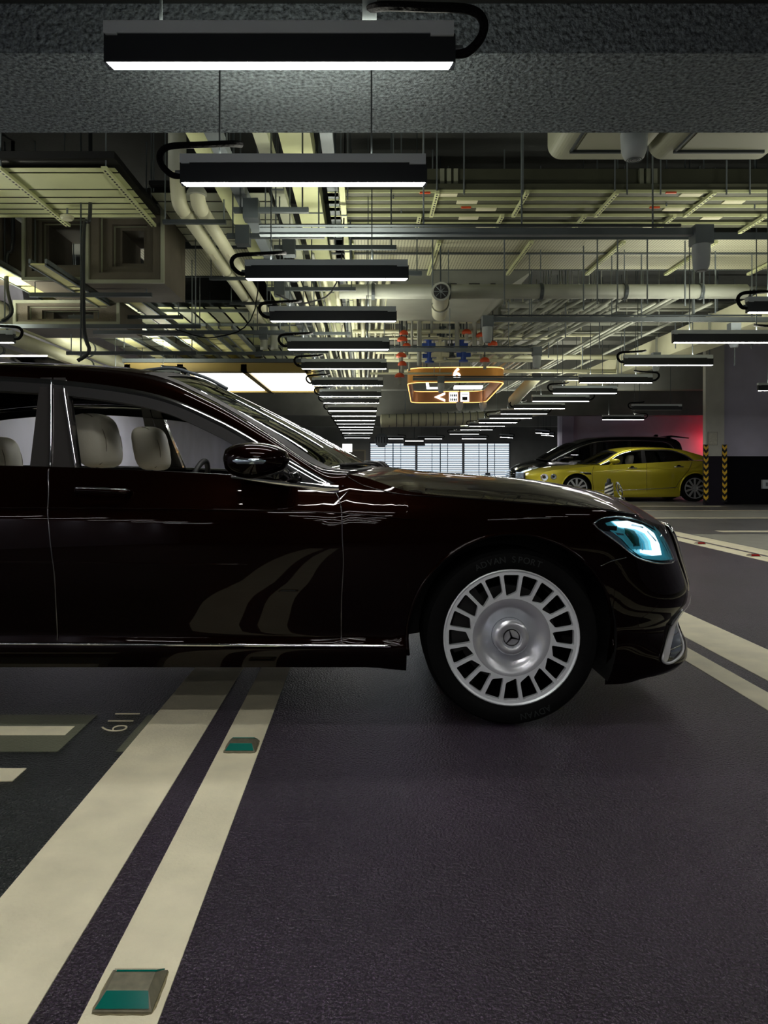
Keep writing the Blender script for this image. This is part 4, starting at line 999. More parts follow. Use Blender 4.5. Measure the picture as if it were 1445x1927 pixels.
HEADLIGHT = [(0.885,0.784),(0.91,0.802),(0.959,0.81),(1.01,0.808),(1.089,0.792),(1.157,0.77),(1.22,0.738),(1.257,0.697),(1.284,0.651),(1.3,0.606),(1.228,0.608),(1.157,0.62),(1.079,0.643),(1.032,0.671),(0.991,0.702),(0.934,0.741),(0.9,0.766)]
DRL = [(0.954,0.791),(1.023,0.789),(1.111,0.764),(1.17,0.729),(1.193,0.685),(1.199,0.643),(1.141,0.647),(1.079,0.664),(1.077,0.677),(1.143,0.667),(1.136,0.705),(1.11,0.734),(1.06,0.754),(0.981,0.768)]
DRL2 = [(1.19,0.753),(1.231,0.708),(1.262,0.656),(1.272,0.619),(1.219,0.634),(1.209,0.686),(1.182,0.722)]
AMBER = [(0.919,0.755),(0.957,0.75),(0.985,0.727),(1.018,0.693),(1.058,0.661),(1.027,0.676),(0.979,0.711)]
PROJ = [(1.014,0.763),(1.059,0.748),(1.078,0.722),(1.081,0.689),(1.054,0.691),(1.029,0.721),(1.01,0.742)]
SLOT = [(0.902,0.778),(0.977,0.772),(0.974,0.754),(0.908,0.762)]
DOOR1 = [(-1.235,0.996),(-1.233,0.959),(-1.215,0.841),(-1.195,0.675),(-1.183,0.553),(-1.187,0.324)]
DOOR2 = [(-0.124,0.926),(-0.098,0.877),(-0.087,0.817),(-0.085,0.736),(-0.081,0.635),(-0.088,0.491),(-0.09,0.316)]
BUMP = [(0.914,0.62),(0.956,0.637),(1.022,0.649)]
INTAKE = [(1.36,.39),(1.365,.356),(1.345,.323),(1.35,.29),(1.325,.235),(1.26,.21),(1.215,.212),(1.20,.235),(1.225,.275),(1.29,.335)]
INTAKE_IN = [(1.30,.315),(1.33,.32),(1.335,.29),(1.305,.245),(1.255,.225),(1.23,.232),(1.255,.275)]
CHROMEBAR = [(1.385,.455),(1.385,.425),(1.355,.385),(1.29,.315),(1.235,.262),(1.212,.222),(1.196,.222),(1.20,.262),(1.262,.325),(1.325,.395)]
CYANAREA = [(1.05,.775),(1.12,.768),(1.19,.738),(1.24,.69),(1.275,.64),(1.285,.614),(1.20,.622),(1.10,.64),(1.04,.68),(1.0,.72),(.95,.755),(.93,.785),(.98,.798)]
BARS = [[(1.045,.775),(1.11,.757),(1.108,.752),(1.04,.769)],[(1.13,.742),(1.175,.70),(1.171,.697),(1.125,.736)],[(1.012,.742),(1.02,.745),(1.04,.722),(1.032,.717)],[(.965,.748),(1.0,.742),(1.005,.735),(.975,.738)],[(1.09,.70),(1.098,.70),(1.095,.672),(1.086,.672)],[(1.045,.70),(1.06,.70),(1.062,.69),(1.045,.688)],[(1.21,.70),(1.243,.65),(1.239,.647),(1.206,.697)],[(1.235,.69),(1.262,.64),(1.258,.637),(1.232,.686)]]
# ------------------------------------------------------------------ the black saloon
m_paint = mat('black brown metallic paint', (.0048,.0012,.0005), .32, metal=.55, coat=.65, spec=.02)
m_paint.node_tree.nodes['Principled BSDF'].inputs['Specular Tint'].default_value = (.15,.05,.03,1)
m_paint.node_tree.nodes['Principled BSDF'].inputs['Coat IOR'].default_value = 1.38
def ruby(m, strength=1.0):
    return m
m_chrome = mat('chrome', (.85,.85,.85), .07, metal=1.)
m_satin = mat('satin chrome', (.88,.90,.92), .35, metal=.5)
m_trim = mat('dark chrome trim', (.30,.30,.30), .18, metal=1.)
m_tyre = mat('tyre rubber', (.0016,.0018,.0019), .75, spec=.15, bump=.2, bscale=60)
m_rim = mat('machined alloy', (.86,.90,.93), .42, metal=.35)
m_disc = mat('polished disc', (.84,.87,.92), .24, metal=.7, aniso=.6)
m_gloss = mat('gloss black', (.006,.006,.006), .12, coat=.5)
m_matb = mat('matt black', (.006,.006,.006), .6)
m_pillar = mat('pillar film', (.035,.033,.032), .10, coat=1.)
m_brake = mat('brake steel', (.03,.03,.03), .4, metal=.7)
m_leather = mat('cream leather', (.86,.80,.66), .45, bump=.12, bscale=160)
m_seam = mat('seam', (.30,.26,.19), .6)
m_glass = glass('clear glass', (.95,.97,.96)); m_tint = glass('tinted glass', (.10,.11,.11)); m_lens = glass('lens glass', (.95,.97,.98))
MK = dict(paint=m_paint, chrome=m_chrome, trim=m_trim, tyre=m_tyre, rim=m_rim, disc=m_disc, dark=m_gloss, black=m_matb, glass=m_glass, tint=m_tint, cabin=m_matb, film=m_pillar, brake=m_brake, badge=m_gloss)
PK = dict(
    plan=[(-3.93,0),(-3.915,.35),(-3.86,.62),(-3.70,.80),(-3.3,.895),(-2.8,.935),(-2.0,.948),(-1.0,.95),(0,.95),(.55,.946),(.85,.926),(1.08,.872),(1.255,.775),(1.392,.605),(1.468,.375),(1.496,.15),(1.50,0)],
    fblend=(.93,1.36), rblend=(-3.8,-3.3), wheels=[-2.797,.568], Ra=.405, zw=.343,
    zlow=[(-3.93,.30),(-3.3,.22),(-2.0,.225),(0,.225),(.15,.21),(1.0,.135),(1.2,.125),(1.35,.135),(1.5,.15)],
    ztop=[(-3.93,.98),(-3.3,1.01),(-2.4,1.015),(-1.42,1.006),(-.551,.973),(-.303,.948),(-.14,.928),(-.10,.95),(-.05,.975),(.03,.952),(.19,.905),(.56,.872),(.88,.846),(1.13,.812),(1.26,.785),(1.37,.752),(1.48,.735)],
    zc=[(-3.93,1.0),(-3.3,1.07),(-.2,1.01),(.03,1.010),(.31,.982),(.74,.952),(1.12,.893),(1.26,.852),(1.34,.805),(1.40,.755)],
    ps=[(.19,.075),(.22,.05),(.26,.028),(.318,.018),(.325,.03),(.345,.034),(.42,.022),(.55,.004),(.68,0),(.80,.006),(.845,.014),(.86,.022),(.93,.052),(1.02,.075)],
    pf=[(.12,.16),(.14,.07),(.165,.025),(.195,.008),(.24,.012),(.30,.045),(.34,.055),(.385,.035),(.43,.008),(.47,.006),(.53,.022),(.60,.045),(.68,.068),(.73,.09),(.77,.13),(.80,.17)],
    pr=[(.25,.08),(.35,.0),(.6,0),(.75,.04),(.9,.06),(1.02,.12)],
    hoodx=-.14, bootx=-3.05, crown=.9, gw=(.89,.93,.43),
    W=[(-.06,.985,.83),(-.20,1.01,.80),(-.42,1.155,.755),(-.676,1.30,.70),(-.93,1.395,.665),(-1.4,1.435,.65),(-1.9,1.44,.65),(-2.4,1.40,.66),(-2.85,1.24,.70),(-3.25,1.06,.72)],
    C=[(.06,1.002),(.02,1.02),(-.28,1.1875),(-.633,1.36),(-.86,1.452),(-1.35,1.492),(-1.9,1.50),(-2.45,1.475),(-2.95,1.27),(-3.4,1.04)],
    O=[(-.085,.935),(-.13,.936),(-.33,1.048),(-.60,1.20),(-.90,1.312),(-1.40,1.374),(-1.9,1.378),(-2.4,1.32),(-2.8,1.17),(-3.1,1.03)],
    glassidx=(4,7,9), sunroof=(36,54), belt=[(-3.1,1.018),(-2.4,1.015),(-1.42,1.006),(-.551,.973),(-.303,.948),(-.12,.928)],
    panes=[(-1.235,-.50,-1.13,-.24,'glass'),(-2.35,-1.34,-2.5,-1.31,'glass'),(-2.72,-2.4,-2.95,-2.54,'tint')],
    pillars=[(-1.317,-1.236,-1.346,-1.298,'film'),(-1.230,-1.129,-1.292,-1.242,'film'),(-2.56,-2.5,-2.42,-2.36,'black')],
    cabin=(-3.0,-.15))
CY = 3.75
car = thing('saloon_car', 'glossy black brown saloon car seen from the side, nose to the right', 'car', (0, CY, 0))
BC, G = build_car(car, PK, MK)
for xw, far in ((.568, False), (-2.797, False)):
    wheel(car, xw, -1, .343, .343, .264, .925, MK)
    wheel(car, xw, 1, .343, .343, .264, .925, MK)
def P2(m, name, mm, par=car, smooth=True): return m.build(name, mm, par, smooth=smooth)
def lay(poly, off, name, mm, par=car, sp=.02): return build_sides(both(patch(BC, poly, off, sp)), name, mm, par, smooth=True)
def solid(poly, off, th, name, mm, par=car, sp=.02):
    v1, f1 = patch(BC, poly, off, sp); m = both((v1, f1)); v0 = [(x, y+th, z) for x, y, z in v1]; m.add(v0, f1); m.add(mir(v0), f1)
    return build_sides(m, name, mm, par, smooth=True)
def rim_tube(poly, off, r, name, mm, par=car, close=True, k=5):
    p = poly+[poly[0]] if close else poly
    q = bodyline(BC, p, off, k); m = MB(); m.tube(q, r, 7); m.tube(mir(q), r, 7); return build_sides(m, name, mm, par, smooth=True)
# raised lettering on the near front tyre
al = MB()
def glyph(ch, size):
    c = bpy.data.curves.new('g', 'FONT'); c.body = ch; c.size = size; c.extrude = .0006; c.align_x = 'CENTER'
    ob = bpy.data.objects.new('g', c); COL.objects.link(ob); me_ = bpy.data.meshes.new_from_object(ob.evaluated_get(bpy.context.evaluated_depsgraph_get())); bpy.data.objects.remove(ob); return me_
for txt, a0 in (('ADVAN', 2.02), ('SPORT', 1.55), ('ADVAN', -1.1)):
    for i_, ch in enumerate(txt):
        a = a0-i_*.082; g_ = glyph(ch, .034)
        al.add([(.568+(v_.co.y+.292)*cos(a)+v_.co.x*sin(a), -.9285-v_.co.z, .343+(v_.co.y+.292)*sin(a)-v_.co.x*cos(a)) for v_ in g_.vertices], [tuple(p_.vertices) for p_ in g_.polygons])
stuff(al.build('tyre_lettering', mat('raised rubber', (.014,.018,.018), .5), [o for o in car.children if o.name.startswith('wheel') and 'well' not in o.name][0]))
# headlight
HL = HEADLIGHT
m_refl = mat('headlamp reflector', (.55,.66,.72), .16, metal=1.)
m_led = mat('headlamp light guide', (.8,.95,1.), .3, emit=(.80,.95,1.), estr=1.3)
m_ledc = mat('headlamp cyan glass', (.12,.42,.52), .12, metal=.8, coat=1., emit=(.08,.5,.62), estr=.16)
m_grn = mat('headlamp green glass', (.02,.10,.07), .08, coat=1.)
hl = solid(HL, .002, .02, 'headlight', m_gloss)
lay(CYANAREA, .006, 'inner_reflector', m_ledc, hl); lay(DRL, .011, 'light_guide', m_led, hl, .012); lay(DRL2, .011, 'outer_light_guide', m_ledc, hl, .012)
lay(PROJ, .009, 'projector', m_grn, hl, .012); lay(AMBER, .009, 'side_reflector', m_refl, hl, .012); lay(SLOT, .0095, 'dark_insert', m_gloss, hl, .012)
for p in BARS: lay(p, .012, 'reflector_fin', m_refl, hl, .012)
rim_tube(HL, .004, .0035, 'headlight_rim', m_chrome, hl)
# cover lens
v, f = patch(BC, HL, .02, .02); build_sides(both((v, f)), 'cover_lens', m_lens, hl, smooth=True)
# seams
def seam(pts, r=.0022, mm=None, off=.0008, name='panel_gap'):
    q = bodyline(BC, pts, off); m = MB(); m.tube(q, r, 6); m.tube(mir(q), r, 6); return build_sides(m, name, mm or m_trim, car, smooth=True)
seam(DOOR1); seam(DOOR2); seam([(-.065,.965),(.0,.93),(.10,.905),(.19,.893),(.36,.884),(.56,.868),(.88,.842),(1.10,.812),(1.17,.80)], .0018, m_gloss); seam(BUMP, .002, m_trim)
seam([(-2.36,1.01),(-2.33,.8),(-2.25,.6),(-2.36,.45)], .002)
# sill strip
q = bodyline(BC, [(-2.37,.322),(-1.19,.322),(-.09,.316),(.10,.313)], .002); m = MB(); m.tube(q, .006, 8); m.tube(mir(q), .006, 8); build_sides(m, 'sill_trim', m_chrome, car, smooth=True)
# crease highlight ridge along the doors
seam([(-2.3,.846),(-1.4,.846),(-.78,.843),(-.134,.828),(.2,.80)], .003, m_paint, 0.001, 'door_crease'); seam([(-2.3,.64),(-1.4,.64),(-.9,.636),(-.45,.63)], .002, m_paint, 0., 'door_crease')
# handles
for x0 in (-1.11, -2.2):
    for sg in (-1, 1):
        yb_ = BC.surf(x0, .905); m = MB()
        m.tube([(x0, sg*(yb_-.006), .913), (x0+.012, sg*(yb_+.030), .913), (x0+.10, sg*(yb_+.040), .911), (x0+.19, sg*(yb_+.032), .907), (x0+.205, sg*(yb_-.006), .905)], .0095, 10, True)
        h = m.build('door_handle', m_paint, car, smooth=True)
        MB().tube([(x0, sg*(yb_+.03), .922), (x0+.1, sg*(yb_+.046), .921), (x0+.2, sg*(yb_+.03), .914)], .0042, 6, True).build('handle_trim', m_chrome, h, smooth=True)
        MB().lathe([(0,0),(.028,.0),(.03,.004)], 16, (x0+.10, sg*(yb_-.002), .895), 'y').build('handle_recess', m_gloss, h)
# mirror
for sg in (-1, 1):
    r = []
    for i in range(17):
        t = i/16; x = -.517+.248*t; s_ = (sin(pi*min(1, t*1.0))**.36 if 0 < t < 1 else .02); top = 1.035+.062*s_-.01*t; bot = 1.035-.085*s_*(1-.25*t)+.0
        yc = sg*1.075; yh = .105*s_
        r.append([(x+.0, yc+yh*math.copysign(abs(cos(a))**.75, cos(a)), (top+bot)/2+(top-bot)/2*math.copysign(abs(sin(a))**.8, sin(a))) for a in [2*pi*j/24 for j in range(24)]])
    m = MB(); m.grid(r, True); mr = m.build('door_mirror', m_paint, car, smooth=True)
    sh = MB(); g = []
    for i in range(12):
        t = .06+i/11*.84; x = -.515+.235*t; s_ = sin(pi*t)**.5; yo = sg*(1.075+.107*s_)
        g.append([(x, yo, 1.034-.004*t), (x, yo+sg*.004, 1.026-.004*t), (x, yo, 1.014-.002*t)])
    sh.grid(g); sh.build('indicator_strip', m_refl, mr, smooth=True)
    MB().tube([(-.33, sg*1.0, .985), (-.30, sg*.92, .965), (-.27, sg*.875, .955)], [.028,.022,.03], 10, True).build('mirror_arm', m_gloss, mr, smooth=True)
    m = MB(); pts = [(-.40, .965), (-.10, .93), (-.30, 1.035)]
    m.add([(x, sg*(.893-(z-.93)*.43+.004), z) for x, z in pts]+[(x, sg*(.893-(z-.93)*.43-.02), z) for x, z in pts], [(0,1,2),(3,4,5),(0,1,4,3),(1,2,5,4),(2,0,3,5)]); m.build('mirror_sail', m_gloss, car)
    m = MB(); g = []
    for i in range(13):
        t = i/12; x = -.52+.42*t; zb = interp(PK['belt'], x)
        g.append([(x, sg*(.895-(zb-.93)*.43+.016), zb+.004), (x, sg*(.895-(zb-.93)*.43+.021), zb-.006-.010*t), (x, sg*(.895-(zb-.93)*.43+.014), zb-.012-.014*t)])
    m.grid(g); m.build('belt_wedge', m_chrome, car, smooth=True)
    MB().tube([(-1.131, sg*.877, 1.0), (-1.19, sg*.80, 1.18), (-1.236, sg*.742, 1.333)], .0045, 8, True).build('pillar_trim', m_chrome, car, smooth=True)
    MB().tube([(-1.233, sg*.872, 1.0), (-1.262, sg*.80, 1.18), (-1.295, sg*.722, 1.36)], .003, 8, True).build('pillar_trim', m_chrome, car, smooth=True)
# front end: grille, lower intakes, splitter trims
m = MB()
gp = [(1.462-.33*(z-.40)**2*1.0-.0*z, z) for z in [.42+.32*i/10 for i in range(11)]]
def nose(y, z): # x of the nose surface at lateral y
    best = 0
    for i in range(len(BC.path)-1, 1, -1):
        a, b = BC.pt(i, z), BC.pt(i-1, z)
        if a[1] <= abs(y) <= b[1]: t = (abs(y)-a[1])/max(1e-9, b[1]-a[1]); return a[0]+(b[0]-a[0])*t
    return BC.pt(len(BC.path)-1, z)[0]
zs = [.44+.29*i/8 for i in range(9)]
gw_ = lambda z: .40+.06*sin((z-.44)/.29*pi/2)
m.grid([[(nose(y, z)+.004, y, z) for y in [gw_(z)*(-1+2*j/12) for j in range(13)]] for z in zs]); gb = m.build('grille', m_gloss, car)
for j in range(-8, 9):
    y = j*.048; MB().tube([(nose(y, z)+.014, y, z) for z in zs], .0055, 6).build('grille_bar', m_chrome, gb, smooth=True)
ol = [(nose(gw_(z), z)+.016, gw_(z), z) for z in zs]
top = [(nose(gw_(.73)*(1-2*j/14), .735)+.016, gw_(.73)*(1-2*j/14), .735) for j in range(15)]
MB().tube(mir(ol)+mir(top), .011, 8).tube(ol, .011, 8).tube([(nose(y, .435)+.016, y, .435) for y in [-.4+.8*j/12 for j in range(13)]], .010, 8).build('grille_surround', m_chrome, gb, smooth=True)
ik = solid(INTAKE, .004, .02, 'lower_intake', m_gloss); lay(INTAKE_IN, .008, 'intake_insert', m_refl, ik, .012)
rim_tube(INTAKE, .008, .006, 'intake_surround', m_satin, ik)
lay(CHROMEBAR, .014, 'intake_blade', m_satin, ik, .015)
for k in range(3):
    z = .26+.04*k; q = [(1.24+.02*k+j*.012, z-.003*j*0) for j in range(8)]; rim_tube(q, .012, .0025, 'intake_fin', m_trim, ik, False)
q = [(x, z) for x, z in [(1.02,.175),(1.15,.168),(1.26,.175),(1.35,.195)]]
# lower nose slot dark
m = MB(); m.grid([[(nose(y, z)+.004, y, z) for y in [-.5+1.0*j/12 for j in range(13)]] for z in (.22,.28,.34,.37)]); m.build('lower_grille', m_matb, car)
# bonnet ornament
orn = MB(); cx, cz = 1.322, .889; R_ = .036
tl = lambda y, z: (cx-.0+(cz-z)*.28-.02, y, z)
orn.tube([tl(R_*cos(a), cz+R_*sin(a)) for a in [2*pi*j/28 for j in range(29)]], .0030, 8, caps=False)
for k in range(3):
    a = pi/2+2*pi*k/3; orn.tube([tl(0, cz), tl(R_*cos(a), cz+R_*sin(a))], [.0036,.0016], 6)
orn.tube([tl(0, cz-R_), tl(0, .84)], .004, 8); orn.lathe([(0,.012),(.010,.011),(.014,.004),(.016,-.006),(0,-.006)], 16, (cx-.006, 0, .838))
orn.build('bonnet_ornament', m_chrome, car, smooth=True)
# wipers, cowl
m = MB(); m.grid([[(-.13, -.80, .965), (.0, -.6, .985), (.06, -.3, 1.0), (.085, 0, 1.004), (.06, .3, 1.0), (.0, .6, .985), (-.13, .80, .965)], [(-.17, -.80, .985), (-.03, -.6, .997), (.03, -.3, 1.008), (.055, 0, 1.012), (.03, .3, 1.008), (-.03, .6, .997), (-.17, .80, .985)]]); m.build('cowl', m_matb, car)
MB().tube([(.10, -.10, 1.0), (.07, -.05, 1.022), (.02, .12, 1.03), (-.04, .42, 1.025)], .007, 8, True).tube([(.08, .02, 1.005), (.05, -.1, 1.015), (.0, -.35, 1.018), (-.1, -.62, 1.012)], .006, 8, True).tube([(.12, .0, 1.0), (.09, .02, 1.024), (.05, .05, 1.02)], .010, 8, True).build('wiper', m_matb, car, smooth=True)
# roof bits: opened sunroof panel and deflector
MB().box(-1.66, -1.44, -.42, .42, 1.503, 1.512).build('sunroof_panel', m_chrome, car)
q = [(-1.20, -.1, 1.485), (-1.06, -.1, 1.505), (-.98, -.1, 1.508), (-.90, -.1, 1.488), (-.80, -.1, 1.455), (-.70, -.1, 1.402)]
MB().tube([(x, y+.1, z) for x, y, z in q], .0085, 8, True).tube([(-.90, 0, 1.49), (-.90, 0, 1.45)], .008, 6).tube([(-1.18, 0, 1.488), (-1.18, .5, 1.475)], .007, 6).build('sunroof_deflector', m_galvd, car, smooth=True)
# rear view mirror, dash, seats
MB().tube([(-.62, -.11, 1.30), (-.61, .0, 1.305), (-.62, .11, 1.30)], .028, 10).build('inside_mirror', m_matb, car, smooth=True)
seat(car, -1.20, -.40, 1.000, m_leather, 1.0); seat(car, -1.185, .40, .985, m_leather, 1.0)
seat(car, -2.05, -.42, .93, m_leather, 1.0); seat(car, -2.05, .42, .93, m_leather, 1.0)
MB().tube([(-.78+.05*sin(a), -.40+.18*cos(a), .86+.17*sin(a)) for a in [2*pi*j/32 for j in range(33)]], .013, 8, caps=False).build('steering_wheel', m_matb, car, smooth=True)
# rear lamps, bumper details at the back (outside the photo)
v = [(-3.83,.60),(-3.60,.66),(-3.55,.80),(-3.72,.86),(-3.86,.84)]
lay(v, .006, 'tail_lamp', mat('tail lamp red', (.35,.01,.01), .1, coat=1.))
# ------------------------------------------------------------------ the yellow saloon
m_yp = mat('olive yellow metallic paint', (.66,.58,.03), .35, metal=.35, coat=1.)
m_rim2 = mat('dark silver alloy', (.6,.62,.63), .35, metal=.5)
MY = dict(MK, paint=m_yp, rim=m_rim2, disc=m_rim2, gap=.03, badge=m_chrome)
PYL = dict(
    plan=[(-4.85,0),(-4.83,.5),(-4.7,.82),(-4.3,.96),(-3.5,1.03),(-1.0,1.03),(0,1.03),(.5,1.0),(.95,.90),(1.22,.72),(1.38,.46),(1.44,.2),(1.45,0)],
    fblend=(.7,1.3), rblend=(-4.7,-4.2), wheels=[-3.47,0.], Ra=.45, zw=.395,
    zlow=[(-4.85,.3),(-4.2,.2),(-2.,.13),(0,.13),(.6,.13),(1.45,.2)],
    ztop=[(-4.85,1.02),(-4.2,1.13),(-3.39,1.20),(-2.06,1.135),(-.86,1.075),(-.66,1.07),(-.3,1.03),(0,.99),(.65,.93),(1.1,.83),(1.45,.74)],
    zc=[(-4.85,1.05),(-4.2,1.22),(-.7,1.12),(0,1.09),(.65,1.03),(1.1,.93),(1.33,.85),(1.45,.76)],
    ps=[(.12,.08),(.2,.03),(.32,.035),(.5,.008),(.8,0),(.92,.008),(1.0,.03),(1.1,.05),(1.2,.07)],
    pf=[(.12,.15),(.2,.05),(.4,.0),(.6,.0),(.75,.05),(.85,.12)], pr=[(.2,.1),(.4,0),(.8,0),(1.05,.06),(1.2,.12)],
    hoodx=-.72, bootx=-3.95, gw=(.96,1.10,.42), chw=.02, frw=.02, lip=.018,
    W=[(-.62,1.10,.90),(-.95,1.27,.84),(-1.28,1.45,.78),(-1.7,1.56,.74),(-2.3,1.59,.73),(-3.0,1.56,.75),(-3.6,1.40,.82),(-4.15,1.22,.85)],
    C=[(-.3,1.12),(-.72,1.33),(-1.17,1.53),(-1.6,1.615),(-2.3,1.64),(-3.05,1.585),(-3.7,1.42),(-4.3,1.23)],
    O=[(-.70,1.085),(-1.0,1.22),(-1.35,1.41),(-1.79,1.515),(-2.3,1.535),(-2.86,1.52),(-3.25,1.38),(-3.46,1.22)],
    glassidx=(2,5,7), belt=[(-3.48,1.205),(-2.06,1.135),(-.86,1.075),(-.66,1.07)], beltchrome=True, beltw=.025,
    panes=[(-2.0,-1.2,-1.93,-.8,'glass'),(-3.2,-2.06,-3.36,-2.06,'tint')], pillars=[(-2.06,-1.93,-2.06,-1.96,'black')], cabin=(-3.9,-.65), rows=20)
yc = thing('saloon_car', 'olive yellow luxury saloon parked beyond the aisle, nose to the left', 'car', (6.23, 22.52, 0), pi)
BY, GY = build_car(yc, PYL, MY)
for xw in (0., -3.47):
    for sd in (-1, 1): wheel(yc, xw, sd, .395, .395, .305, 1.0, MY, n=10, skew=.0, wdt=.28, inner=.30, hubr=.16, far=True)
def bl_(B, pts, off, r, name, mm, par, k=5):
    q = bodyline(B, pts, off, k); m = MB(); m.tube(q, r, 6); m.tube(mir(q), r, 6); return build_sides(m, name, mm, par, smooth=True)
bl_(BY, [(-.50,1.04),(-.44,.85),(-.45,.6),(-.50,.3)], .001, .005, 'panel_gap', m_gloss, yc)
bl_(BY, [(-2.05,1.12),(-2.03,.8),(-2.05,.3)], .001, .005, 'panel_gap', m_gloss, yc)
bl_(BY, [(-3.38,1.18),(-3.28,.95),(-3.0,.62),(-2.86,.36)], .001, .005, 'panel_gap', m_gloss, yc)
bl_(BY, [(-.52,.33),(-1.6,.35),(-2.95,.42)], .004, .011, 'sill_trim', m_chrome, yc)
bl_(BY, [(-3.5,1.0),(-2.7,.95),(-2.2,1.0),(-1.2,.93),(-.4,.88)], .001, .006, 'door_crease', m_yp, yc)
# side vent, lamps, grille, handles, mirror, seats
vp = [(-.10,.80),(-.42,.80),(-.39,.86),(-.06,.875)]
build_sides(both(patch(BY, vp, .006, .03)), 'side_vent', m_gloss, yc); bl_(BY, [(-.08,.865),(-.40,.85)], .012, .008, 'vent_trim', m_chrome, yc)
for cx, rr in ((.93,.095), (.68,.075)):
    cz = .715 if cx > .8 else .735
    el = [(cx+rr*cos(a), cz+rr*sin(a)) for a in [2*pi*j/16 for j in range(16)]]
    h = build_sides(both(patch(BY, el, .012, .03)), 'headlight', m_refl, yc); bl_(BY, el+[el[0]], .012, .012, 'lamp_ring', m_chrome, h, 2)
    el2 = [(cx+rr*.5*cos(a), cz+rr*.5*sin(a)) for a in [2*pi*j/12 for j in range(12)]]; build_sides(both(patch(BY, el2, .02, .03)), 'lamp_core', m_gloss, h)
m = MB(); m.box(1.41, 1.47, -.52, .52, .42, .84); m.build('grille', m_gloss, yc); gq = MB()
for j in range(13): gq.box(1.465, 1.485, -.5+j*.082, -.475+j*.082, .43, .83)
gq.tube([(1.475,-.53,.41),(1.46,-.53,.85),(1.46,.53,.85),(1.475,.53,.41),(1.475,-.53,.41)], .016, 6); gq.build('grille_surround', m_chrome, yc)
for x0 in (-1.75, -3.12):
    for sg in (-1, 1):
        z0 = .985 if x0 > -2 else 1.02; yb_ = BY.surf(x0, z0)
        h = MB().tube([(x0, sg*(yb_-.01), z0), (x0+.03, sg*(yb_+.04), z0), (x0+.24, sg*(yb_+.04), z0), (x0+.27, sg*(yb_-.01), z0)], .017, 8, True).build('door_handle', m_chrome, yc, smooth=True)
        MB().lathe([(0,0),(.07,0),(.075,.004)], 16, (x0+.13, sg*(yb_+.0), z0-.01), 'y').build('handle_recess', m_gloss, h)
for sg in (-1, 1):
    r = []
    for i in range(11):
        t = i/10; s_ = sin(pi*t)**.5 if 0 < t < 1 else .03; x = -1.22+.32*t
        r.append([(x, sg*(1.14)+.12*s_*cos(a), 1.19+.075*s_*sin(a)) for a in [2*pi*j/16 for j in range(16)]])
    m = MB(); m.grid(r, True); mm_ = m.build('door_mirror', m_yp, yc, smooth=True)
    MB().tube([(-1.02, sg*1.1, 1.12), (-.98, sg*.98, 1.09)], .03, 8).build('mirror_arm', m_yp, mm_)
seat(yc, -1.72, .45, 1.10, m_leather, 1.15); seat(yc, -1.72, -.45, 1.10, m_leather, 1.15); seat(yc, -2.85, .45, 1.08, m_leather, 1.1); seat(yc, -2.85, -.45, 1.08, m_leather, 1.1)
build_sides(both(patch(BY, [(-4.6,.75),(-4.35,.80),(-4.32,.90),(-4.55,.93)], .008, .03)), 'tail_lamp', MATS['tail lamp red'], yc)
# ------------------------------------------------------------------ the dark van
m_vp = mat('black van paint', (.006,.008,.008), .12, coat=1.)
MV = dict(MY, paint=m_vp, glass=m_tint, rim=m_rim2, disc=m_rim2)
PVN = dict(
    plan=[(-4.85,0),(-4.83,.5),(-4.72,.82),(-4.3,.95),(-2.5,.96),(-.5,.95),(0,.94),(.3,.90),(.58,.80),(.80,.60),(.92,.3),(.95,0)],
    fblend=(.3,.8), rblend=(-4.7,-4.3), wheels=[-3.0,0.], Ra=.40, zw=.36,
    zlow=[(-4.85,.3),(-4.2,.22),(-2.,.18),(0,.18),(.5,.18),(.95,.22)],
    ztop=[(-4.85,1.36),(-2.,1.28),(-.6,1.21),(-.3,1.19),(.2,1.10),(.6,1.0),(.95,.88)],
    zc=[(-4.85,1.4),(-.5,1.33),(0,1.27),(.5,1.16),(.8,1.02),(.95,.90)],
    ps=[(.15,.06),(.25,.02),(.6,0),(1.0,.0),(1.2,.03),(1.36,.05)], pf=[(.15,.12),(.3,.02),(.6,0),(.8,.03),(1.0,.10),(1.1,.16)], pr=[(.2,.08),(.4,0),(1.0,.02),(1.36,.06)],
    hoodx=-.35, bootx=-4.84, gw=(.93,1.2,.14), chw=.018, frw=.03, lip=.012,
    W=[(-.2,1.24,.88),(-.65,1.52,.84),(-1.2,1.80,.80),(-1.8,1.97,.76),(-2.8,2.03,.75),(-4.2,2.0,.77),(-4.65,1.85,.8),(-4.75,1.4,.86)],
    C=[(0,1.29),(-.5,1.58),(-1.1,1.86),(-1.7,2.03),(-2.8,2.09),(-4.3,2.07),(-4.7,1.9),(-4.82,1.42)],
    O=[(-.3,1.22),(-.75,1.45),(-1.3,1.72),(-1.9,1.88),(-2.8,1.93),(-3.8,1.90),(-4.3,1.80),(-4.6,1.38)],
    glassidx=(2,5,7), belt=[(-4.62,1.34),(-2.,1.28),(-.6,1.21),(-.28,1.20)],
    panes=[(-1.75,-1.3,-1.70,-.5,'glass'),(-2.9,-1.85,-2.9,-1.8,'tint'),(-4.2,-3.0,-4.4,-3.0,'tint')], pillars=[(-1.8,-1.7,-1.85,-1.77,'black'),(-3.0,-2.9,-3.0,-2.9,'black')], cabin=(-4.6,-.3), rows=16)
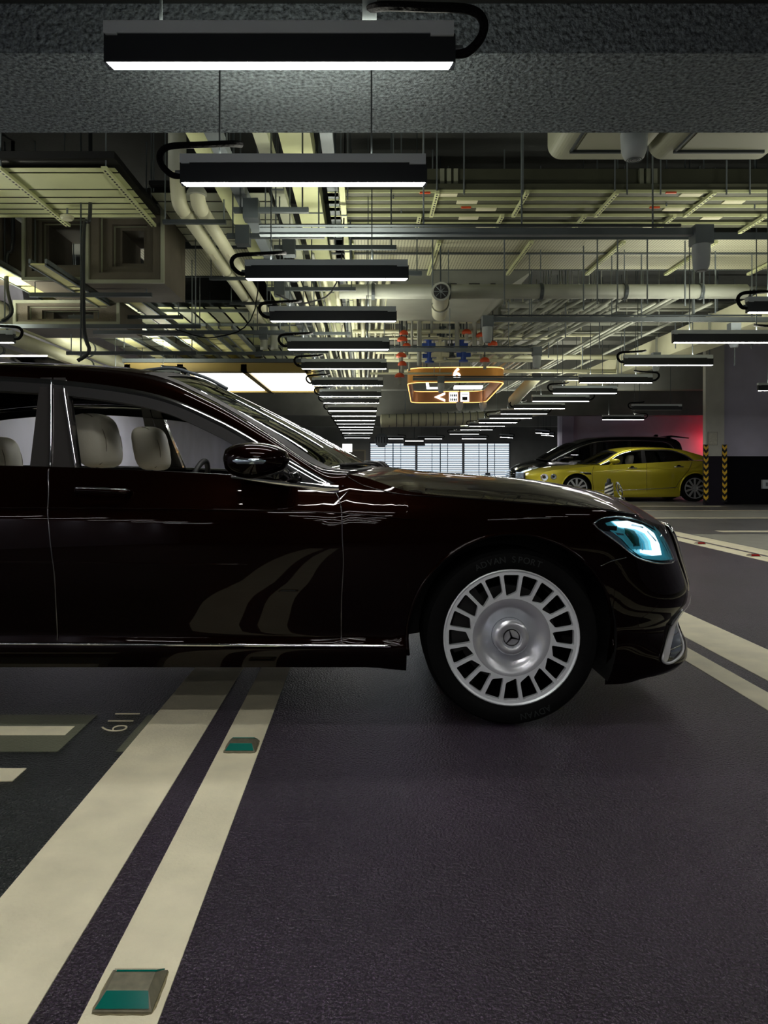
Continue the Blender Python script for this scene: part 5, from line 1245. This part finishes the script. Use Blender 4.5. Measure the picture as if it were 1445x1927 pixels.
vn = thing('people_carrier', 'tall black people carrier parked behind the yellow car', 'van', (5.95, 25.5, 0), pi)
BV, GV = build_car(vn, PVN, MV)
for xw in (0., -3.0):
    for sd in (-1, 1): wheel(vn, xw, sd, .36, .36, .25, .92, MV, n=10, skew=.0, wdt=.24, inner=.3, hubr=.16, far=True)
MB().add([(-4.4,-.75,2.03),(-5.0,-.72,1.98),(-5.0,.72,1.98),(-4.4,.75,2.03),(-4.4,-.75,2.09),(-5.02,-.72,2.01),(-5.02,.72,2.01),(-4.4,.75,2.09)], [(0,1,2,3),(4,5,6,7),(0,1,5,4),(1,2,6,5),(2,3,7,6),(3,0,4,7)]).build('roof_spoiler', m_vp, vn)
MB().add([(-4.05,-.03,2.07),(-4.25,-.03,2.07),(-4.25,.03,2.07),(-4.05,.03,2.07),(-4.15,0,2.15),(-4.24,0,2.15)], [(0,1,4),(1,2,5,4),(2,3,4,5),(3,0,4)]).build('aerial_fin', m_vp, vn)
hv = [(.10,1.02),(.35,.99),(.62,.90),(.78,.80),(.60,.80),(.30,.90)]
h = build_sides(both(patch(BV, hv, .008, .04)), 'headlight', m_refl, vn); build_sides(both(patch(BV, [(.35,.96),(.60,.88),(.70,.82),(.58,.83),(.36,.92)], .016, .03)), 'light_guide', m_led, h)
m = MB()
for k in range(7): z = .42+k*.075; m.tube([(.90+.05, -.5, z), (.99, 0, z), (.95, .5, z)], .014, 6, True)
m.build('grille', m_chrome, vn)
bl_(BV, [(-.45,1.15),(-.5,.8),(-.45,.3)], .001, .005, 'panel_gap', m_gloss, vn); bl_(BV, [(-1.75,1.24),(-1.72,.8),(-1.75,.25)], .001, .005, 'panel_gap', m_gloss, vn)
for sg in (-1, 1): MB().tube([(-.95, sg*1.12, 1.33), (-.80, sg*1.12, 1.34), (-.68, sg*1.02, 1.30), (-.66, sg*.93, 1.27)], [.09,.09,.04,.03], 12, True).build('door_mirror', m_vp, vn, smooth=True)
seat(vn, -1.6, .42, 1.22, m_galv, 1.1); seat(vn, -1.6, -.42, 1.22, m_galv, 1.1)
